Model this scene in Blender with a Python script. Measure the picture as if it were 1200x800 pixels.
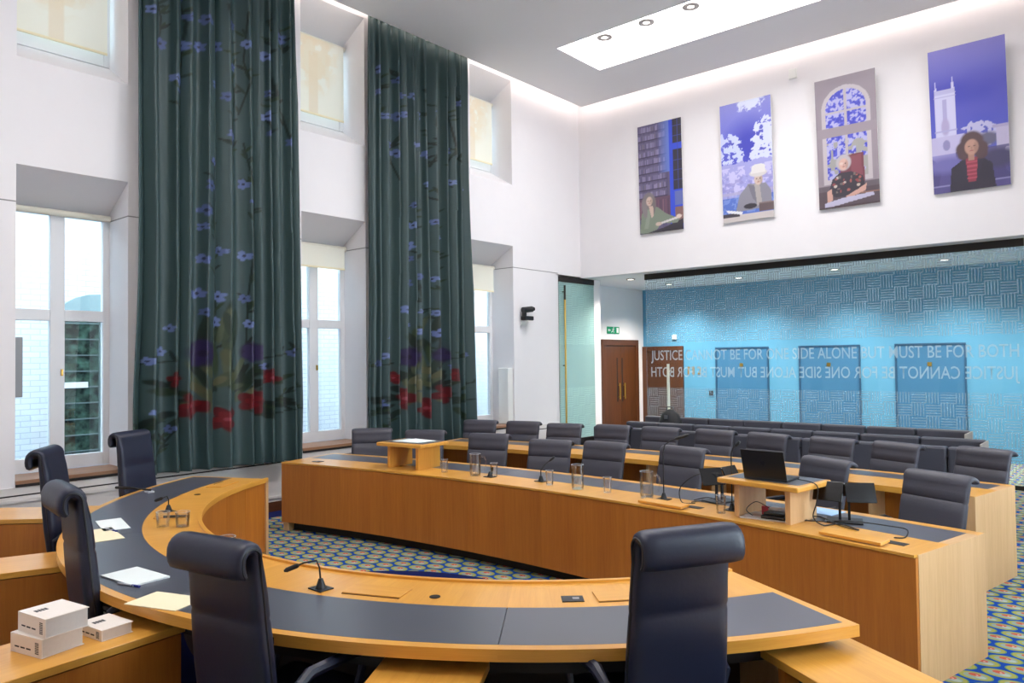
import bpy, math, random
import numpy as np
from mathutils import Vector, Matrix
random.seed(7)
PI = math.pi
for o in list(bpy.data.objects): bpy.data.objects.remove(o)
scene = bpy.context.scene
COL = scene.collection

# ------------------------------------------------------------------ camera, world, exposure
cam_d = bpy.data.cameras.new('camera'); cam = bpy.data.objects.new('camera', cam_d); COL.objects.link(cam)
cam_d.sensor_width = 36; cam_d.lens = 36 * 865.94 / 1200; cam_d.clip_end = 200; cam_d.clip_start = 0.05
yaw, pitch, roll = math.radians(40.729), math.radians(1.374), math.radians(-0.682)
fw = Vector((-math.sin(yaw) * math.cos(pitch), math.cos(yaw) * math.cos(pitch), math.sin(pitch)))
rt = Vector((math.cos(yaw), math.sin(yaw), 0)); up = rt.cross(fw)
rt2 = rt * math.cos(roll) + up * math.sin(roll); up2 = -rt * math.sin(roll) + up * math.cos(roll)
m = Matrix((rt2, up2, -fw)).transposed().to_4x4(); m.translation = (0, 0, 1.85)
cam.matrix_world = m
scene.camera = cam

w = bpy.data.worlds.new('overcast_sky'); scene.world = w; w.use_nodes = True
bg = w.node_tree.nodes['Background']; bg.inputs[0].default_value = (0.74, 0.89, 1.0, 1); bg.inputs[1].default_value = 11.0
scene.view_settings.view_transform = 'Standard'; scene.view_settings.look = 'None'
scene.view_settings.exposure = 0.02; scene.view_settings.gamma = 1.0
scene.cycles.sample_clamp_indirect = 6.0; scene.cycles.caustics_reflective = False; scene.cycles.caustics_refractive = False
COVE, TROUGH, SPOT, ROOMSPOT = 9.0, 11.5, 560.0, 60.0

# ------------------------------------------------------------------ helpers
def lin(h):
    h = h.lstrip('#'); c = [int(h[i:i + 2], 16) / 255 for i in (0, 2, 4)]
    return tuple((x / 12.92 if x <= .04045 else ((x + .055) / 1.055) ** 2.4) for x in c)
XF = {}
class MB:
    def __init__(s): s.v = []; s.f = []; s.uv = []
    def _box_uv(s, pts, g):
        n = (pts[1] - pts[0]).cross(pts[2] - pts[0])
        ax = max(range(3), key=lambda i: abs(n[i]))
        oth = [i for i in range(3) if i != ax]
        if g in oth: a = [i for i in oth if i != g][0]; return [(p[a], p[g]) for p in pts]
        return [(p[oth[0]], p[oth[1]]) for p in pts]
    def face(s, pts, uv=None, g=0):
        pts = [Vector(p) for p in pts]; b = len(s.v); s.v += pts; s.f.append(list(range(b, b + len(pts))))
        s.uv.append(uv or s._box_uv(pts, g))
    def box(s, x0, x1, y0, y1, z0, z1, g=0, M=None):
        P = [Vector((x, y, z)) for z in (z0, z1) for y in (y0, y1) for x in (x0, x1)]
        uvs = []; F = [(0, 2, 3, 1), (4, 5, 7, 6), (0, 1, 5, 4), (2, 6, 7, 3), (0, 4, 6, 2), (1, 3, 7, 5)]
        b = len(s.v)
        for f in F: uvs.append(s._box_uv([P[i] for i in f], g))
        s.v += [M @ p for p in P] if M else P
        s.f += [[b + i for i in f] for f in F]; s.uv += uvs
        return s
    def arc(s, c, r0, r1, z0, z1, a0, a1, n=24, g='rad'):
        a0, a1 = math.radians(a0), math.radians(a1); b = len(s.v); rm = (r0 + r1) / 2
        for i in range(n + 1):
            a = a0 + (a1 - a0) * i / n; ca, sa = math.cos(a), math.sin(a)
            for r, z in ((r0, z0), (r1, z0), (r1, z1), (r0, z1)): s.v.append(Vector((c[0] + r * ca, c[1] + r * sa, z)))
        def U(a, r, z, k):
            t = a * rm
            if k == 'top': return (t, r) if g != 'tan' else (r, t)
            return (t, z) if g != 'tan' else (z, t)
        for i in range(n):
            p, q = b + 4 * i, b + 4 * i + 4; A, B = a0 + (a1 - a0) * i / n, a0 + (a1 - a0) * (i + 1) / n
            for (k0, k1, kind, e0, e1) in ((0, 1, 'top', (r0, z0), (r1, z0)), (1, 2, 's', (r1, z0), (r1, z1)), (2, 3, 'top', (r1, z1), (r0, z1)), (3, 0, 's', (r0, z1), (r0, z0))):
                s.f.append([p + k0, p + k1, q + k1, q + k0] if a1 < a0 else [p + k0, q + k0, q + k1, p + k1])
                u = [U(A, *e0, kind), U(A, *e1, kind), U(B, *e1, kind), U(B, *e0, kind)]
                s.uv.append(u if a1 < a0 else [u[0], u[3], u[2], u[1]])
        for e in (0, n):
            p = b + 4 * e; s.f.append([p, p + 1, p + 2, p + 3] if (e == 0) == (a1 > a0) else [p + 3, p + 2, p + 1, p])
            uu = [(r0, z0), (r1, z0), (r1, z1), (r0, z1)]; s.uv.append(uu if (e == 0) == (a1 > a0) else uu[::-1])
        return s
    def prism(s, poly, lo, hi, axis='z', g=0):
        def P(a, b, t): return Vector((a, b, t)) if axis == 'z' else (Vector((a, t, b)) if axis == 'y' else Vector((t, a, b)))
        n = len(poly); L = [P(a, b, lo) for a, b in poly]; H = [P(a, b, hi) for a, b in poly]
        s.face(L[::-1], g=g); s.face(H, g=g)
        for i in range(n): j = (i + 1) % n; s.face([L[i], L[j], H[j], H[i]], g=g)
        return s
    def lathe(s, prof, n=20, c=(0, 0, 0), close=False):
        b = len(s.v); m_ = len(prof)
        for i in range(n):
            a = 2 * PI * i / n
            for r, z in prof: s.v.append(Vector((c[0] + r * math.cos(a), c[1] + r * math.sin(a), c[2] + z)))
        for i in range(n):
            j = (i + 1) % n
            for k in range(m_ - 1 + (1 if close else 0)):
                k2 = (k + 1) % m_
                s.f.append([b + i * m_ + k, b + j * m_ + k, b + j * m_ + k2, b + i * m_ + k2]); s.uv.append([(i / n, k), (i / n, k), (i / n, k), (i / n, k)])
        if not close:
            for k, fl in ((0, True), (m_ - 1, False)):
                f = [b + i * m_ + k for i in range(n)]
                s.f.append(f[::-1] if fl else f); s.uv.append([(0, 0)] * n)
        return s
    def tube(s, path, r, n=8, closed=False):
        path = [Vector(p) for p in path]; N = len(path); b = len(s.v); pn = None
        rr = r if isinstance(r, (list, tuple)) else [r] * N
        for i in range(N):
            t = (path[(i + 1) % N] - path[i - 1]) if closed else (path[min(i + 1, N - 1)] - path[max(i - 1, 0)])
            t.normalize()
            if pn is None: pn = t.orthogonal().normalized()
            pn = (pn - t * pn.dot(t)); pn = pn.normalized() if pn.length > 1e-6 else t.orthogonal().normalized()
            bn = t.cross(pn)
            for k in range(n):
                a = 2 * PI * k / n; s.v.append(path[i] + (pn * math.cos(a) + bn * math.sin(a)) * rr[i])
        for i in range(N if closed else N - 1):
            j = (i + 1) % N
            for k in range(n):
                k2 = (k + 1) % n; s.f.append([b + i * n + k, b + i * n + k2, b + j * n + k2, b + j * n + k]); s.uv.append([(0, 0)] * 4)
        if not closed:
            s.f.append([b + k for k in range(n)][::-1]); s.f.append([b + (N - 1) * n + k for k in range(n)]); s.uv += [[(0, 0)] * n] * 2
        return s
    def sweep(s, spine, n=28, ex=5.0):
        """cushion-like body: spine of (y, z, half thickness, half width) in the yz plane, superellipse section along x"""
        N = len(spine); b = len(s.v)
        for i in range(N):
            p0, p1 = spine[max(i - 1, 0)], spine[min(i + 1, N - 1)]
            ty, tz = p1[0] - p0[0], p1[1] - p0[1]; l = math.hypot(ty, tz); ny, nz = tz / l, -ty / l
            y, z, ht, hw = spine[i]
            for k in range(n):
                a = 2 * PI * k / n; ca, sa = math.cos(a), math.sin(a)
                x = hw * math.copysign(abs(ca) ** (2 / ex), ca); q = ht * math.copysign(abs(sa) ** (2 / 3.2), sa)
                s.v.append(Vector((x, y + ny * q, z + nz * q)))
        for i in range(N - 1):
            for k in range(n):
                k2 = (k + 1) % n; s.f.append([b + i * n + k, b + i * n + k2, b + (i + 1) * n + k2, b + (i + 1) * n + k]); s.uv.append([(0, 0)] * 4)
        s.f.append([b + k for k in range(n)][::-1]); s.f.append([b + (N - 1) * n + k for k in range(n)]); s.uv += [[(0, 0)] * n] * 2
        return s

def mk_mesh(name, mb, mat, smooth=False, ang=35):
    me = bpy.data.meshes.new(name)
    me.from_pydata([tuple(v) for v in mb.v], [], mb.f)
    uvl = me.uv_layers.new(name='UVMap'); flat = [c for f in mb.uv for u in f for c in u]
    uvl.data.foreach_set('uv', flat)
    me.validate()
    if mat: me.materials.append(mat)
    if smooth:
        me.shade_smooth()
        try: me.set_sharp_from_angle(angle=math.radians(ang))
        except Exception: pass
    return me
def obj(name, mb, mat, parent=None, world=True, smooth=False, bevel=0, ang=35, label=None):
    if parent is not None and world and parent.name in XF:
        inv = XF[parent.name].inverted(); mb.v = [inv @ Vector(v) for v in mb.v]
    o = bpy.data.objects.new(name, mk_mesh(name, mb, mat, smooth, ang)); COL.objects.link(o)
    if parent is not None:
        o.parent = parent
        if parent.name in XF: XF[o.name] = XF[parent.name]
    if bevel:
        b = o.modifiers.new('bevel', 'BEVEL'); b.width = bevel; b.segments = 2; b.limit_method = 'ANGLE'; b.angle_limit = math.radians(50)
    if label: o['label'] = label
    return o
def tag(o, label, cat, group=None, kind=None):
    if label: o['label'] = label
    if cat: o['category'] = cat
    if group: o['group'] = group
    if kind: o['kind'] = kind
    return o
def thing(name, label, cat, loc=(0, 0, 0), rz=0, group=None):
    o = bpy.data.objects.new(name, None); COL.objects.link(o); o.empty_display_size = .1
    o.location = loc; o.rotation_euler = (0, 0, rz)
    XF[o.name] = Matrix.Translation(loc) @ Matrix.Rotation(rz, 4, 'Z')
    return tag(o, label, cat, group)
def struct(name, mb, mat, parent=None, **k):
    o = obj(name, mb, mat, parent, **k)
    if parent is None: o['kind'] = 'structure'
    return o
def sroot(name, loc=(0, 0, 0)):
    o = thing(name, None, None, loc); o['kind'] = 'structure'; return o
def dup(root, loc, rz, label=None, group=None):
    r = root.copy(); COL.objects.link(r); r.location = loc; r.rotation_euler = (0, 0, rz)
    XF[r.name] = Matrix.Translation(loc) @ Matrix.Rotation(rz, 4, 'Z')
    if label: r['label'] = label
    if group: r['group'] = group
    for ch in list(root.children):
        c = ch.copy(); COL.objects.link(c); c.parent = r
        for g in list(ch.children):
            d = g.copy(); COL.objects.link(d); d.parent = c
    return r
def RZ(loc, rz): return Matrix.Translation(loc) @ Matrix.Rotation(rz, 4, 'Z')

# ------------------------------------------------------------------ materials
def newmat(name):
    mt = bpy.data.materials.new(name); mt.use_nodes = True; nt = mt.node_tree
    return mt, nt, nt.nodes['Principled BSDF']
def N(nt, t, **k):
    n = nt.nodes.new(t)
    for a, b in k.items(): setattr(n, a, b)
    return n
def plain(name, col, rough=.5, metal=0, noise=0, nscale=8, bump=0, bscale=200, spec=None):
    mt, nt, p = newmat(name); c = lin(col)
    p.inputs['Base Color'].default_value = (*c, 1); p.inputs['Roughness'].default_value = rough; p.inputs['Metallic'].default_value = metal
    if spec is not None: p.inputs['Specular IOR Level'].default_value = spec
    tc = N(nt, 'ShaderNodeTexCoord')
    if noise:
        n = N(nt, 'ShaderNodeTexNoise'); n.inputs['Scale'].default_value = nscale; n.inputs['Detail'].default_value = 4
        nt.links.new(tc.outputs['Object'], n.inputs['Vector'])
        mx = N(nt, 'ShaderNodeMix', data_type='RGBA'); mx.inputs[6].default_value = tuple(x * (1 - noise) for x in c) + (1,); mx.inputs[7].default_value = tuple(min(1, x * (1 + noise)) for x in c) + (1,)
        nt.links.new(n.outputs['Fac'], mx.inputs[0]); nt.links.new(mx.outputs[2], p.inputs['Base Color'])
    if bump:
        n = N(nt, 'ShaderNodeTexNoise'); n.inputs['Scale'].default_value = bscale; n.inputs['Detail'].default_value = 3
        nt.links.new(tc.outputs['Object'], n.inputs['Vector'])
        b = N(nt, 'ShaderNodeBump'); b.inputs['Strength'].default_value = bump; b.inputs['Distance'].default_value = .002
        nt.links.new(n.outputs['Fac'], b.inputs['Height']); nt.links.new(b.outputs['Normal'], p.inputs['Normal'])
    return mt
def wood(name, dark, light, rough=.35, vary=.10, su=38, coat=0):
    mt, nt, p = newmat(name); L = nt.links
    uv = N(nt, 'ShaderNodeUVMap'); uv.uv_map = 'UVMap'
    oi = N(nt, 'ShaderNodeObjectInfo')
    add = N(nt, 'ShaderNodeVectorMath', operation='ADD'); cmb = N(nt, 'ShaderNodeCombineXYZ')
    mul = N(nt, 'ShaderNodeMath', operation='MULTIPLY'); mul.inputs[1].default_value = 37.0
    L.new(oi.outputs['Random'], mul.inputs[0]); L.new(mul.outputs[0], cmb.inputs[0]); L.new(mul.outputs[0], cmb.inputs[1])
    L.new(uv.outputs[0], add.inputs[0]); L.new(cmb.outputs[0], add.inputs[1])
    mp = N(nt, 'ShaderNodeMapping'); mp.inputs['Scale'].default_value = (su, 1.6, 1); L.new(add.outputs[0], mp.inputs[0])
    n1 = N(nt, 'ShaderNodeTexNoise'); n1.inputs['Scale'].default_value = 1; n1.inputs['Detail'].default_value = 5; n1.inputs['Roughness'].default_value = .65; n1.inputs['Distortion'].default_value = .4
    L.new(mp.outputs[0], n1.inputs['Vector'])
    mp2 = N(nt, 'ShaderNodeMapping'); mp2.inputs['Scale'].default_value = (5, .5, 1); L.new(add.outputs[0], mp2.inputs[0])
    n2 = N(nt, 'ShaderNodeTexNoise'); n2.inputs['Scale'].default_value = 1; n2.inputs['Detail'].default_value = 2; L.new(mp2.outputs[0], n2.inputs['Vector'])
    mp3 = N(nt, 'ShaderNodeMapping'); mp3.inputs['Scale'].default_value = (260, 9, 1); L.new(add.outputs[0], mp3.inputs[0])
    n3 = N(nt, 'ShaderNodeTexNoise'); n3.inputs['Scale'].default_value = 1; n3.inputs['Detail'].default_value = 2; L.new(mp3.outputs[0], n3.inputs['Vector'])
    a1 = N(nt, 'ShaderNodeMath', operation='MULTIPLY_ADD'); L.new(n1.outputs['Fac'], a1.inputs[0]); a1.inputs[1].default_value = .6
    m2 = N(nt, 'ShaderNodeMath', operation='MULTIPLY'); L.new(n2.outputs['Fac'], m2.inputs[0]); m2.inputs[1].default_value = .45; L.new(m2.outputs[0], a1.inputs[2])
    a3 = N(nt, 'ShaderNodeMath', operation='MULTIPLY_ADD'); L.new(n3.outputs['Fac'], a3.inputs[0]); a3.inputs[1].default_value = .25; L.new(a1.outputs[0], a3.inputs[2])
    mr = N(nt, 'ShaderNodeMapRange'); mr.inputs[1].default_value = .42; mr.inputs[2].default_value = .9; L.new(a3.outputs[0], mr.inputs[0])
    mx = N(nt, 'ShaderNodeMix', data_type='RGBA'); mx.inputs[6].default_value = (*lin(dark), 1); mx.inputs[7].default_value = (*lin(light), 1)
    L.new(mr.outputs[0], mx.inputs[0])
    hs = N(nt, 'ShaderNodeHueSaturation'); L.new(mx.outputs[2], hs.inputs['Color'])
    va = N(nt, 'ShaderNodeMapRange'); va.inputs[3].default_value = 1 - vary; va.inputs[4].default_value = 1 + vary; L.new(oi.outputs['Random'], va.inputs[0]); L.new(va.outputs[0], hs.inputs['Value'])
    L.new(hs.outputs[0], p.inputs['Base Color']); p.inputs['Roughness'].default_value = rough
    if coat: p.inputs['Coat Weight'].default_value = coat; p.inputs['Coat Roughness'].default_value = .2
    return mt
def emis(name, col, s):
    mt, nt, p = newmat(name); p.inputs['Base Color'].default_value = (*lin(col), 1)
    p.inputs['Emission Color'].default_value = (*lin(col), 1); p.inputs['Emission Strength'].default_value = s; return mt
def glassm(name, tint=(1, 1, 1), gloss=.10, rough=.0):
    mt, nt, p = newmat(name); nt.nodes.remove(p); L = nt.links; out = [n for n in nt.nodes if n.type == 'OUTPUT_MATERIAL'][0]
    t = N(nt, 'ShaderNodeBsdfTransparent'); t.inputs[0].default_value = (*tint, 1); g = N(nt, 'ShaderNodeBsdfGlossy'); g.inputs['Roughness'].default_value = rough
    lw = N(nt, 'ShaderNodeLayerWeight'); lw.inputs[0].default_value = .35
    ml = N(nt, 'ShaderNodeMath', operation='MULTIPLY_ADD'); ml.inputs[1].default_value = .5; ml.inputs[2].default_value = gloss * .4; L.new(lw.outputs['Fresnel'], ml.inputs[0])
    mx = N(nt, 'ShaderNodeMixShader'); L.new(ml.outputs[0], mx.inputs[0]); L.new(t.outputs[0], mx.inputs[1]); L.new(g.outputs[0], mx.inputs[2]); L.new(mx.outputs[0], out.inputs[0])
    return mt
def painted(name, rough=.6, attr='Col', sheen=0, spec=.3):
    mt, nt, p = newmat(name); a = N(nt, 'ShaderNodeVertexColor'); a.layer_name = attr
    nt.links.new(a.outputs[0], p.inputs['Base Color']); p.inputs['Roughness'].default_value = rough; p.inputs['Specular IOR Level'].default_value = spec
    if sheen: p.inputs['Sheen Weight'].default_value = sheen; p.inputs['Sheen Roughness'].default_value = .4
    return mt

M = {}
M['wall'] = plain('white_wall_paint', '#e9e6e8', .85, noise=.02, nscale=3)
M['ceiling'] = plain('ceiling_paint', '#efedee', .9)
M['reveal'] = M['wall']
M['dado'] = plain('dado_paint', '#d8d3d0', .6)
M['frame'] = plain('window_frame_paint', '#e6e6e8', .45)
M['groove'] = plain('joint_shadow_paint', '#8f8d8d', .8)
M['blackgap'] = plain('dark_gap', '#1c1614', .7)
M['sill'] = wood('sill_timber', '#8a6247', '#a97f60', .4)
M['skirt'] = wood('dark_skirting', '#4a2612', '#6b3a1e', .45)
M['oak'] = wood('oak_top_lit', '#cd8d34', '#e5ab4c', .32, vary=.03, coat=.15)  # lit tone of the oak, brightness of the tops put into the colour
M['oak_front_shaded'] = wood('oak_front_shaded', '#a45c1c', '#c0782a', .42, vary=.05)  # same oak in a darker tone, shade on the fronts painted in
M['oak_end_lit'] = wood('oak_end_lit', '#bd9262', '#d6ae80', .42, vary=.03)  # same oak in a paler tone, cooler light on the ends painted in
M['walnut'] = wood('dark_door_wood', '#40240f', '#66391b', .4, vary=.04)
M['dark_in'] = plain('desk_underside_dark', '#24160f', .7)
M['inlay'] = plain('desk_leather', '#4b4d58', .32, noise=.05, nscale=5, bump=.08, bscale=900, spec=.9)
M['leather_navy'] = plain('navy_leather', '#161b31', .42, noise=.12, nscale=6, bump=.25, bscale=60)
M['leather_grey'] = plain('charcoal_leather', '#3d3c46', .45, noise=.1, nscale=7, bump=.3, bscale=50)
M['bench'] = plain('bench_upholstery', '#45454f', .55, noise=.1, nscale=8, bump=.2, bscale=60)
M['piping'] = plain('black_piping', '#14151c', .4)
M['metal'] = plain('dark_metal', '#24252b', .35, metal=.6)
M['chrome'] = plain('brushed_metal', '#b9bbbd', .28, metal=1)
M['brass'] = plain('brass', '#c9a04c', .32, metal=.9)
M['bronze'] = plain('dark_bronze', '#2c2724', .45, metal=.4)
M['black'] = plain('black_plastic', '#101114', .4)
M['blackgloss'] = plain('black_gloss', '#0b0c0e', .18)
M['paper'] = plain('white_paper', '#e8efee', .8)
M['cream'] = plain('cream_paper', '#f0e4c0', .8)
M['bookcover'] = plain('white_card_cover', '#ece3da', .6)
M['pages'] = plain('page_block', '#d7d0ca', .9, noise=.06, nscale=60)
M['ink'] = plain('black_ink', '#2b2b2e', .7)
M['blueink'] = plain('blue_plastic', '#1d2a86', .3)
M['clearplastic'] = plain('clear_grey_plastic', '#b9bcc4', .3)
M['red'] = plain('red_plastic', '#c43a4a', .4)
M['bluefolder'] = plain('pale_blue_folder', '#9cc0e4', .7)
M['greyfolder'] = plain('grey_folder', '#bdb5ae', .7)
M['bluewall'] = plain('blue_lobby_paint', '#5a9abc', .75)
M['bluedoor'] = plain('blue_lobby_door', '#3d7298', .42)
M['exit'] = plain('exit_green', '#0d8f5e', .5)
M['white'] = plain('white_plastic', '#e9e9e6', .5)
M['lamp'] = emis('lamp_disc', '#fff4e4', 6.0)
M['lamp_ring'] = plain('lamp_ring_metal', '#5a5450', .5)
M['cove'] = emis('cove_strip', '#fff3ea', COVE)
M['trough'] = emis('luminous_ceiling', '#fffdfc', TROUGH)
M['pane'] = glassm('window_glass', (.93, .98, .99), .1)
M['tumbler'] = glassm('drinking_glass', (.992, .995, .995), .08)
M['water'] = glassm('water', (.985, .99, .99), .15)
M['extmetal'] = plain('outside_window_bar', '#5f6f6d', .5)

def mat_blind():
    mt = painted('blind_fabric', .8); nt = mt.node_tree; p = nt.nodes['Principled BSDF']; a = [n for n in nt.nodes if n.type == 'VERTEX_COLOR'][0]
    tr = N(nt, 'ShaderNodeBsdfTranslucent'); mx = N(nt, 'ShaderNodeMixShader'); mx.inputs[0].default_value = .10
    out = [n for n in nt.nodes if n.type == 'OUTPUT_MATERIAL'][0]
    nt.links.new(a.outputs[0], tr.inputs[0]); nt.links.new(p.outputs[0], mx.inputs[1]); nt.links.new(tr.outputs[0], mx.inputs[2]); nt.links.new(mx.outputs[0], out.inputs[0])
    return mt
M['blind'] = mat_blind()
M['curtain'] = painted('curtain_cloth', .48, spec=.5)
M['print'] = painted('poster_print', .35)

def mth(nt, op, a, b=None, c=None):
    n = N(nt, 'ShaderNodeMath', operation=op)
    for i, x in enumerate((a, b, c)):
        if x is None: continue
        if isinstance(x, (int, float)): n.inputs[i].default_value = x
        else: nt.links.new(x, n.inputs[i])
    return n.outputs[0]
def mat_carpet():
    mt, nt, p = newmat('patterned_carpet'); L = nt.links
    g = N(nt, 'ShaderNodeNewGeometry'); sx = N(nt, 'ShaderNodeSeparateXYZ'); L.new(g.outputs['Position'], sx.inputs[0]); X, Y = sx.outputs[0], sx.outputs[1]
    PX, PY = .20, .126
    row = mth(nt, 'FLOOR', mth(nt, 'DIVIDE', Y, PY)); odd = mth(nt, 'MODULO', mth(nt, 'ADD', row, 200), 2)
    fx = mth(nt, 'MULTIPLY', mth(nt, 'SUBTRACT', mth(nt, 'FRACT', mth(nt, 'ADD', mth(nt, 'DIVIDE', X, PX), mth(nt, 'MULTIPLY', odd, .5))), .5), PX)
    fy = mth(nt, 'MULTIPLY', mth(nt, 'SUBTRACT', mth(nt, 'FRACT', mth(nt, 'DIVIDE', Y, PY)), .5), PY)
    def dist(ox, oy, k=1.0):
        dx = mth(nt, 'SUBTRACT', fx, ox); dy = mth(nt, 'MULTIPLY', mth(nt, 'SUBTRACT', fy, oy), k)
        return mth(nt, 'SQRT', mth(nt, 'ADD', mth(nt, 'MULTIPLY', dx, dx), mth(nt, 'MULTIPLY', dy, dy)))
    d = dist(0, 0, 1.45)
    def mix(f, a, b):
        n = N(nt, 'ShaderNodeMix', data_type='RGBA'); L.new(f, n.inputs[0])
        for i, x in ((6, a), (7, b)):
            if isinstance(x, str): n.inputs[i].default_value = (*lin(x), 1)
            else: L.new(x, n.inputs[i])
        return n.outputs[2]
    c = mix(mth(nt, 'LESS_THAN', d, .090), '#16449a', '#6f8f5a')
    c = mix(mth(nt, 'LESS_THAN', d, .082), c, '#9d9c50')
    c = mix(mth(nt, 'LESS_THAN', d, .060), c, '#8d9b8e')
    c = mix(mth(nt, 'LESS_THAN', dist(.028, -.008, 1.3), .026), c, '#a3aea6')
    c = mix(mth(nt, 'LESS_THAN', dist(-.006, .016, 1.5), .032), c, '#bf5a46')
    c = mix(mth(nt, 'LESS_THAN', dist(.006, .012, 1.6), .007), c, '#d8c8b8')
    # plain blue border along the window wall and the plain round field inside the horseshoe desk
    dx = mth(nt, 'ADD', X, 4.10); dy = mth(nt, 'SUBTRACT', Y, 3.02)
    rr = mth(nt, 'SQRT', mth(nt, 'ADD', mth(nt, 'MULTIPLY', dx, dx), mth(nt, 'MULTIPLY', dy, dy)))
    c = mix(mth(nt, 'LESS_THAN', rr, 1.60), c, '#171f52'); c = mix(mth(nt, 'LESS_THAN', X, -7.95), c, '#171f52')
    n = N(nt, 'ShaderNodeTexNoise'); n.inputs['Scale'].default_value = 160; L.new(g.outputs['Position'], n.inputs['Vector'])
    b = N(nt, 'ShaderNodeBump'); b.inputs['Strength'].default_value = .35; b.inputs['Distance'].default_value = .004; L.new(n.outputs['Fac'], b.inputs['Height']); L.new(b.outputs[0], p.inputs['Normal'])
    L.new(c, p.inputs['Base Color']); p.inputs['Roughness'].default_value = .95; p.inputs['Specular IOR Level'].default_value = .1
    return mt
M['carpet'] = mat_carpet()
def mat_frost(name, axis, tint, clear_lo=1.30, clear_hi=2.11, cell=.19, amt=.23, haze=0.0, fc=(.55, .72, .82)):
    """clear glass with a printed basket-weave film of frosted lines; axis = position component that runs along the glass"""
    mt, nt, p = newmat(name); nt.nodes.remove(p); L = nt.links; out = [n for n in nt.nodes if n.type == 'OUTPUT_MATERIAL'][0]
    g = N(nt, 'ShaderNodeNewGeometry'); sx = N(nt, 'ShaderNodeSeparateXYZ'); L.new(g.outputs['Position'], sx.inputs[0]); U, Z = sx.outputs[axis], sx.outputs[2]
    cu = mth(nt, 'FLOOR', mth(nt, 'DIVIDE', mth(nt, 'ADD', U, 40 * cell), cell)); cz = mth(nt, 'FLOOR', mth(nt, 'DIVIDE', Z, cell))
    par = mth(nt, 'MODULO', mth(nt, 'ADD', cu, cz), 2)
    per = cell / 5
    def stripe(x): return mth(nt, 'LESS_THAN', mth(nt, 'FRACT', mth(nt, 'DIVIDE', mth(nt, 'ADD', x, 40 * cell), per)), .52)
    su_, sz_ = stripe(U), stripe(Z)
    line = mth(nt, 'ADD', mth(nt, 'MULTIPLY', par, su_), mth(nt, 'MULTIPLY', mth(nt, 'SUBTRACT', 1, par), sz_))
    inband = mth(nt, 'MULTIPLY', mth(nt, 'GREATER_THAN', Z, clear_lo), mth(nt, 'LESS_THAN', Z, clear_hi))
    f = mth(nt, 'MULTIPLY', mth(nt, 'MULTIPLY', line, mth(nt, 'SUBTRACT', 1, inband)), amt); f = mth(nt, 'ADD', f, haze)
    t = N(nt, 'ShaderNodeBsdfTransparent'); t.inputs[0].default_value = (*tint, 1)
    gl = N(nt, 'ShaderNodeBsdfGlossy'); gl.inputs['Roughness'].default_value = .02
    lw = N(nt, 'ShaderNodeLayerWeight'); lw.inputs[0].default_value = .3
    m0 = N(nt, 'ShaderNodeMixShader'); L.new(mth(nt, 'MULTIPLY_ADD', lw.outputs['Fresnel'], .3, .004), m0.inputs[0]); L.new(t.outputs[0], m0.inputs[1]); L.new(gl.outputs[0], m0.inputs[2])
    df = N(nt, 'ShaderNodeBsdfDiffuse'); df.inputs[0].default_value = (*fc, 1); tl = N(nt, 'ShaderNodeBsdfTranslucent'); tl.inputs[0].default_value = (*fc, 1)
    m1 = N(nt, 'ShaderNodeMixShader'); m1.inputs[0].default_value = .16; L.new(df.outputs[0], m1.inputs[1]); L.new(tl.outputs[0], m1.inputs[2])
    m2 = N(nt, 'ShaderNodeMixShader'); L.new(f, m2.inputs[0]); L.new(m0.outputs[0], m2.inputs[1]); L.new(m1.outputs[0], m2.inputs[2]); L.new(m2.outputs[0], out.inputs[0])
    return mt
M['frost_x'] = mat_frost('frosted_line_glass', 0, (.93, .97, .98))
M['frost_y'] = mat_frost('frosted_line_glass_door', 1, (.93, .985, .975), amt=.08, haze=.34, fc=(.62, .90, .86))
def mat_frosttext():
    mt, nt, p = newmat('frosted_lettering'); nt.nodes.remove(p); L = nt.links; out = [n for n in nt.nodes if n.type == 'OUTPUT_MATERIAL'][0]
    t = N(nt, 'ShaderNodeBsdfTransparent'); df = N(nt, 'ShaderNodeBsdfDiffuse'); df.inputs[0].default_value = (.66, .8, .9, 1); tl = N(nt, 'ShaderNodeBsdfTranslucent'); tl.inputs[0].default_value = (.66, .8, .9, 1)
    m1 = N(nt, 'ShaderNodeMixShader'); m1.inputs[0].default_value = .3; L.new(df.outputs[0], m1.inputs[1]); L.new(tl.outputs[0], m1.inputs[2])
    m2 = N(nt, 'ShaderNodeMixShader'); m2.inputs[0].default_value = .6; L.new(t.outputs[0], m2.inputs[1]); L.new(m1.outputs[0], m2.inputs[2]); L.new(m2.outputs[0], out.inputs[0])
    return mt
M['frosttext'] = mat_frosttext()
def mat_brick():
    mt, nt, p = newmat('white_glazed_brick'); L = nt.links; tc = N(nt, 'ShaderNodeTexCoord'); mp = N(nt, 'ShaderNodeMapping'); mp.inputs['Rotation'].default_value = (0, PI / 2, 0)
    g = N(nt, 'ShaderNodeNewGeometry'); sx = N(nt, 'ShaderNodeSeparateXYZ'); L.new(g.outputs['Position'], sx.inputs[0]); cb = N(nt, 'ShaderNodeCombineXYZ'); L.new(sx.outputs[1], cb.inputs[0]); L.new(sx.outputs[2], cb.inputs[1])
    br = N(nt, 'ShaderNodeTexBrick'); br.inputs['Scale'].default_value = 1; br.inputs['Brick Width'].default_value = .23; br.inputs['Row Height'].default_value = .078; br.inputs['Mortar Size'].default_value = .006
    br.inputs['Color1'].default_value = (.78, .80, .80, 1); br.inputs['Color2'].default_value = (.70, .73, .74, 1); br.inputs['Mortar'].default_value = (.52, .56, .58, 1)
    L.new(cb.outputs[0], br.inputs['Vector']); L.new(br.outputs[0], p.inputs['Base Color']); p.inputs['Roughness'].default_value = .35
    return mt
M['brick'] = mat_brick()
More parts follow.
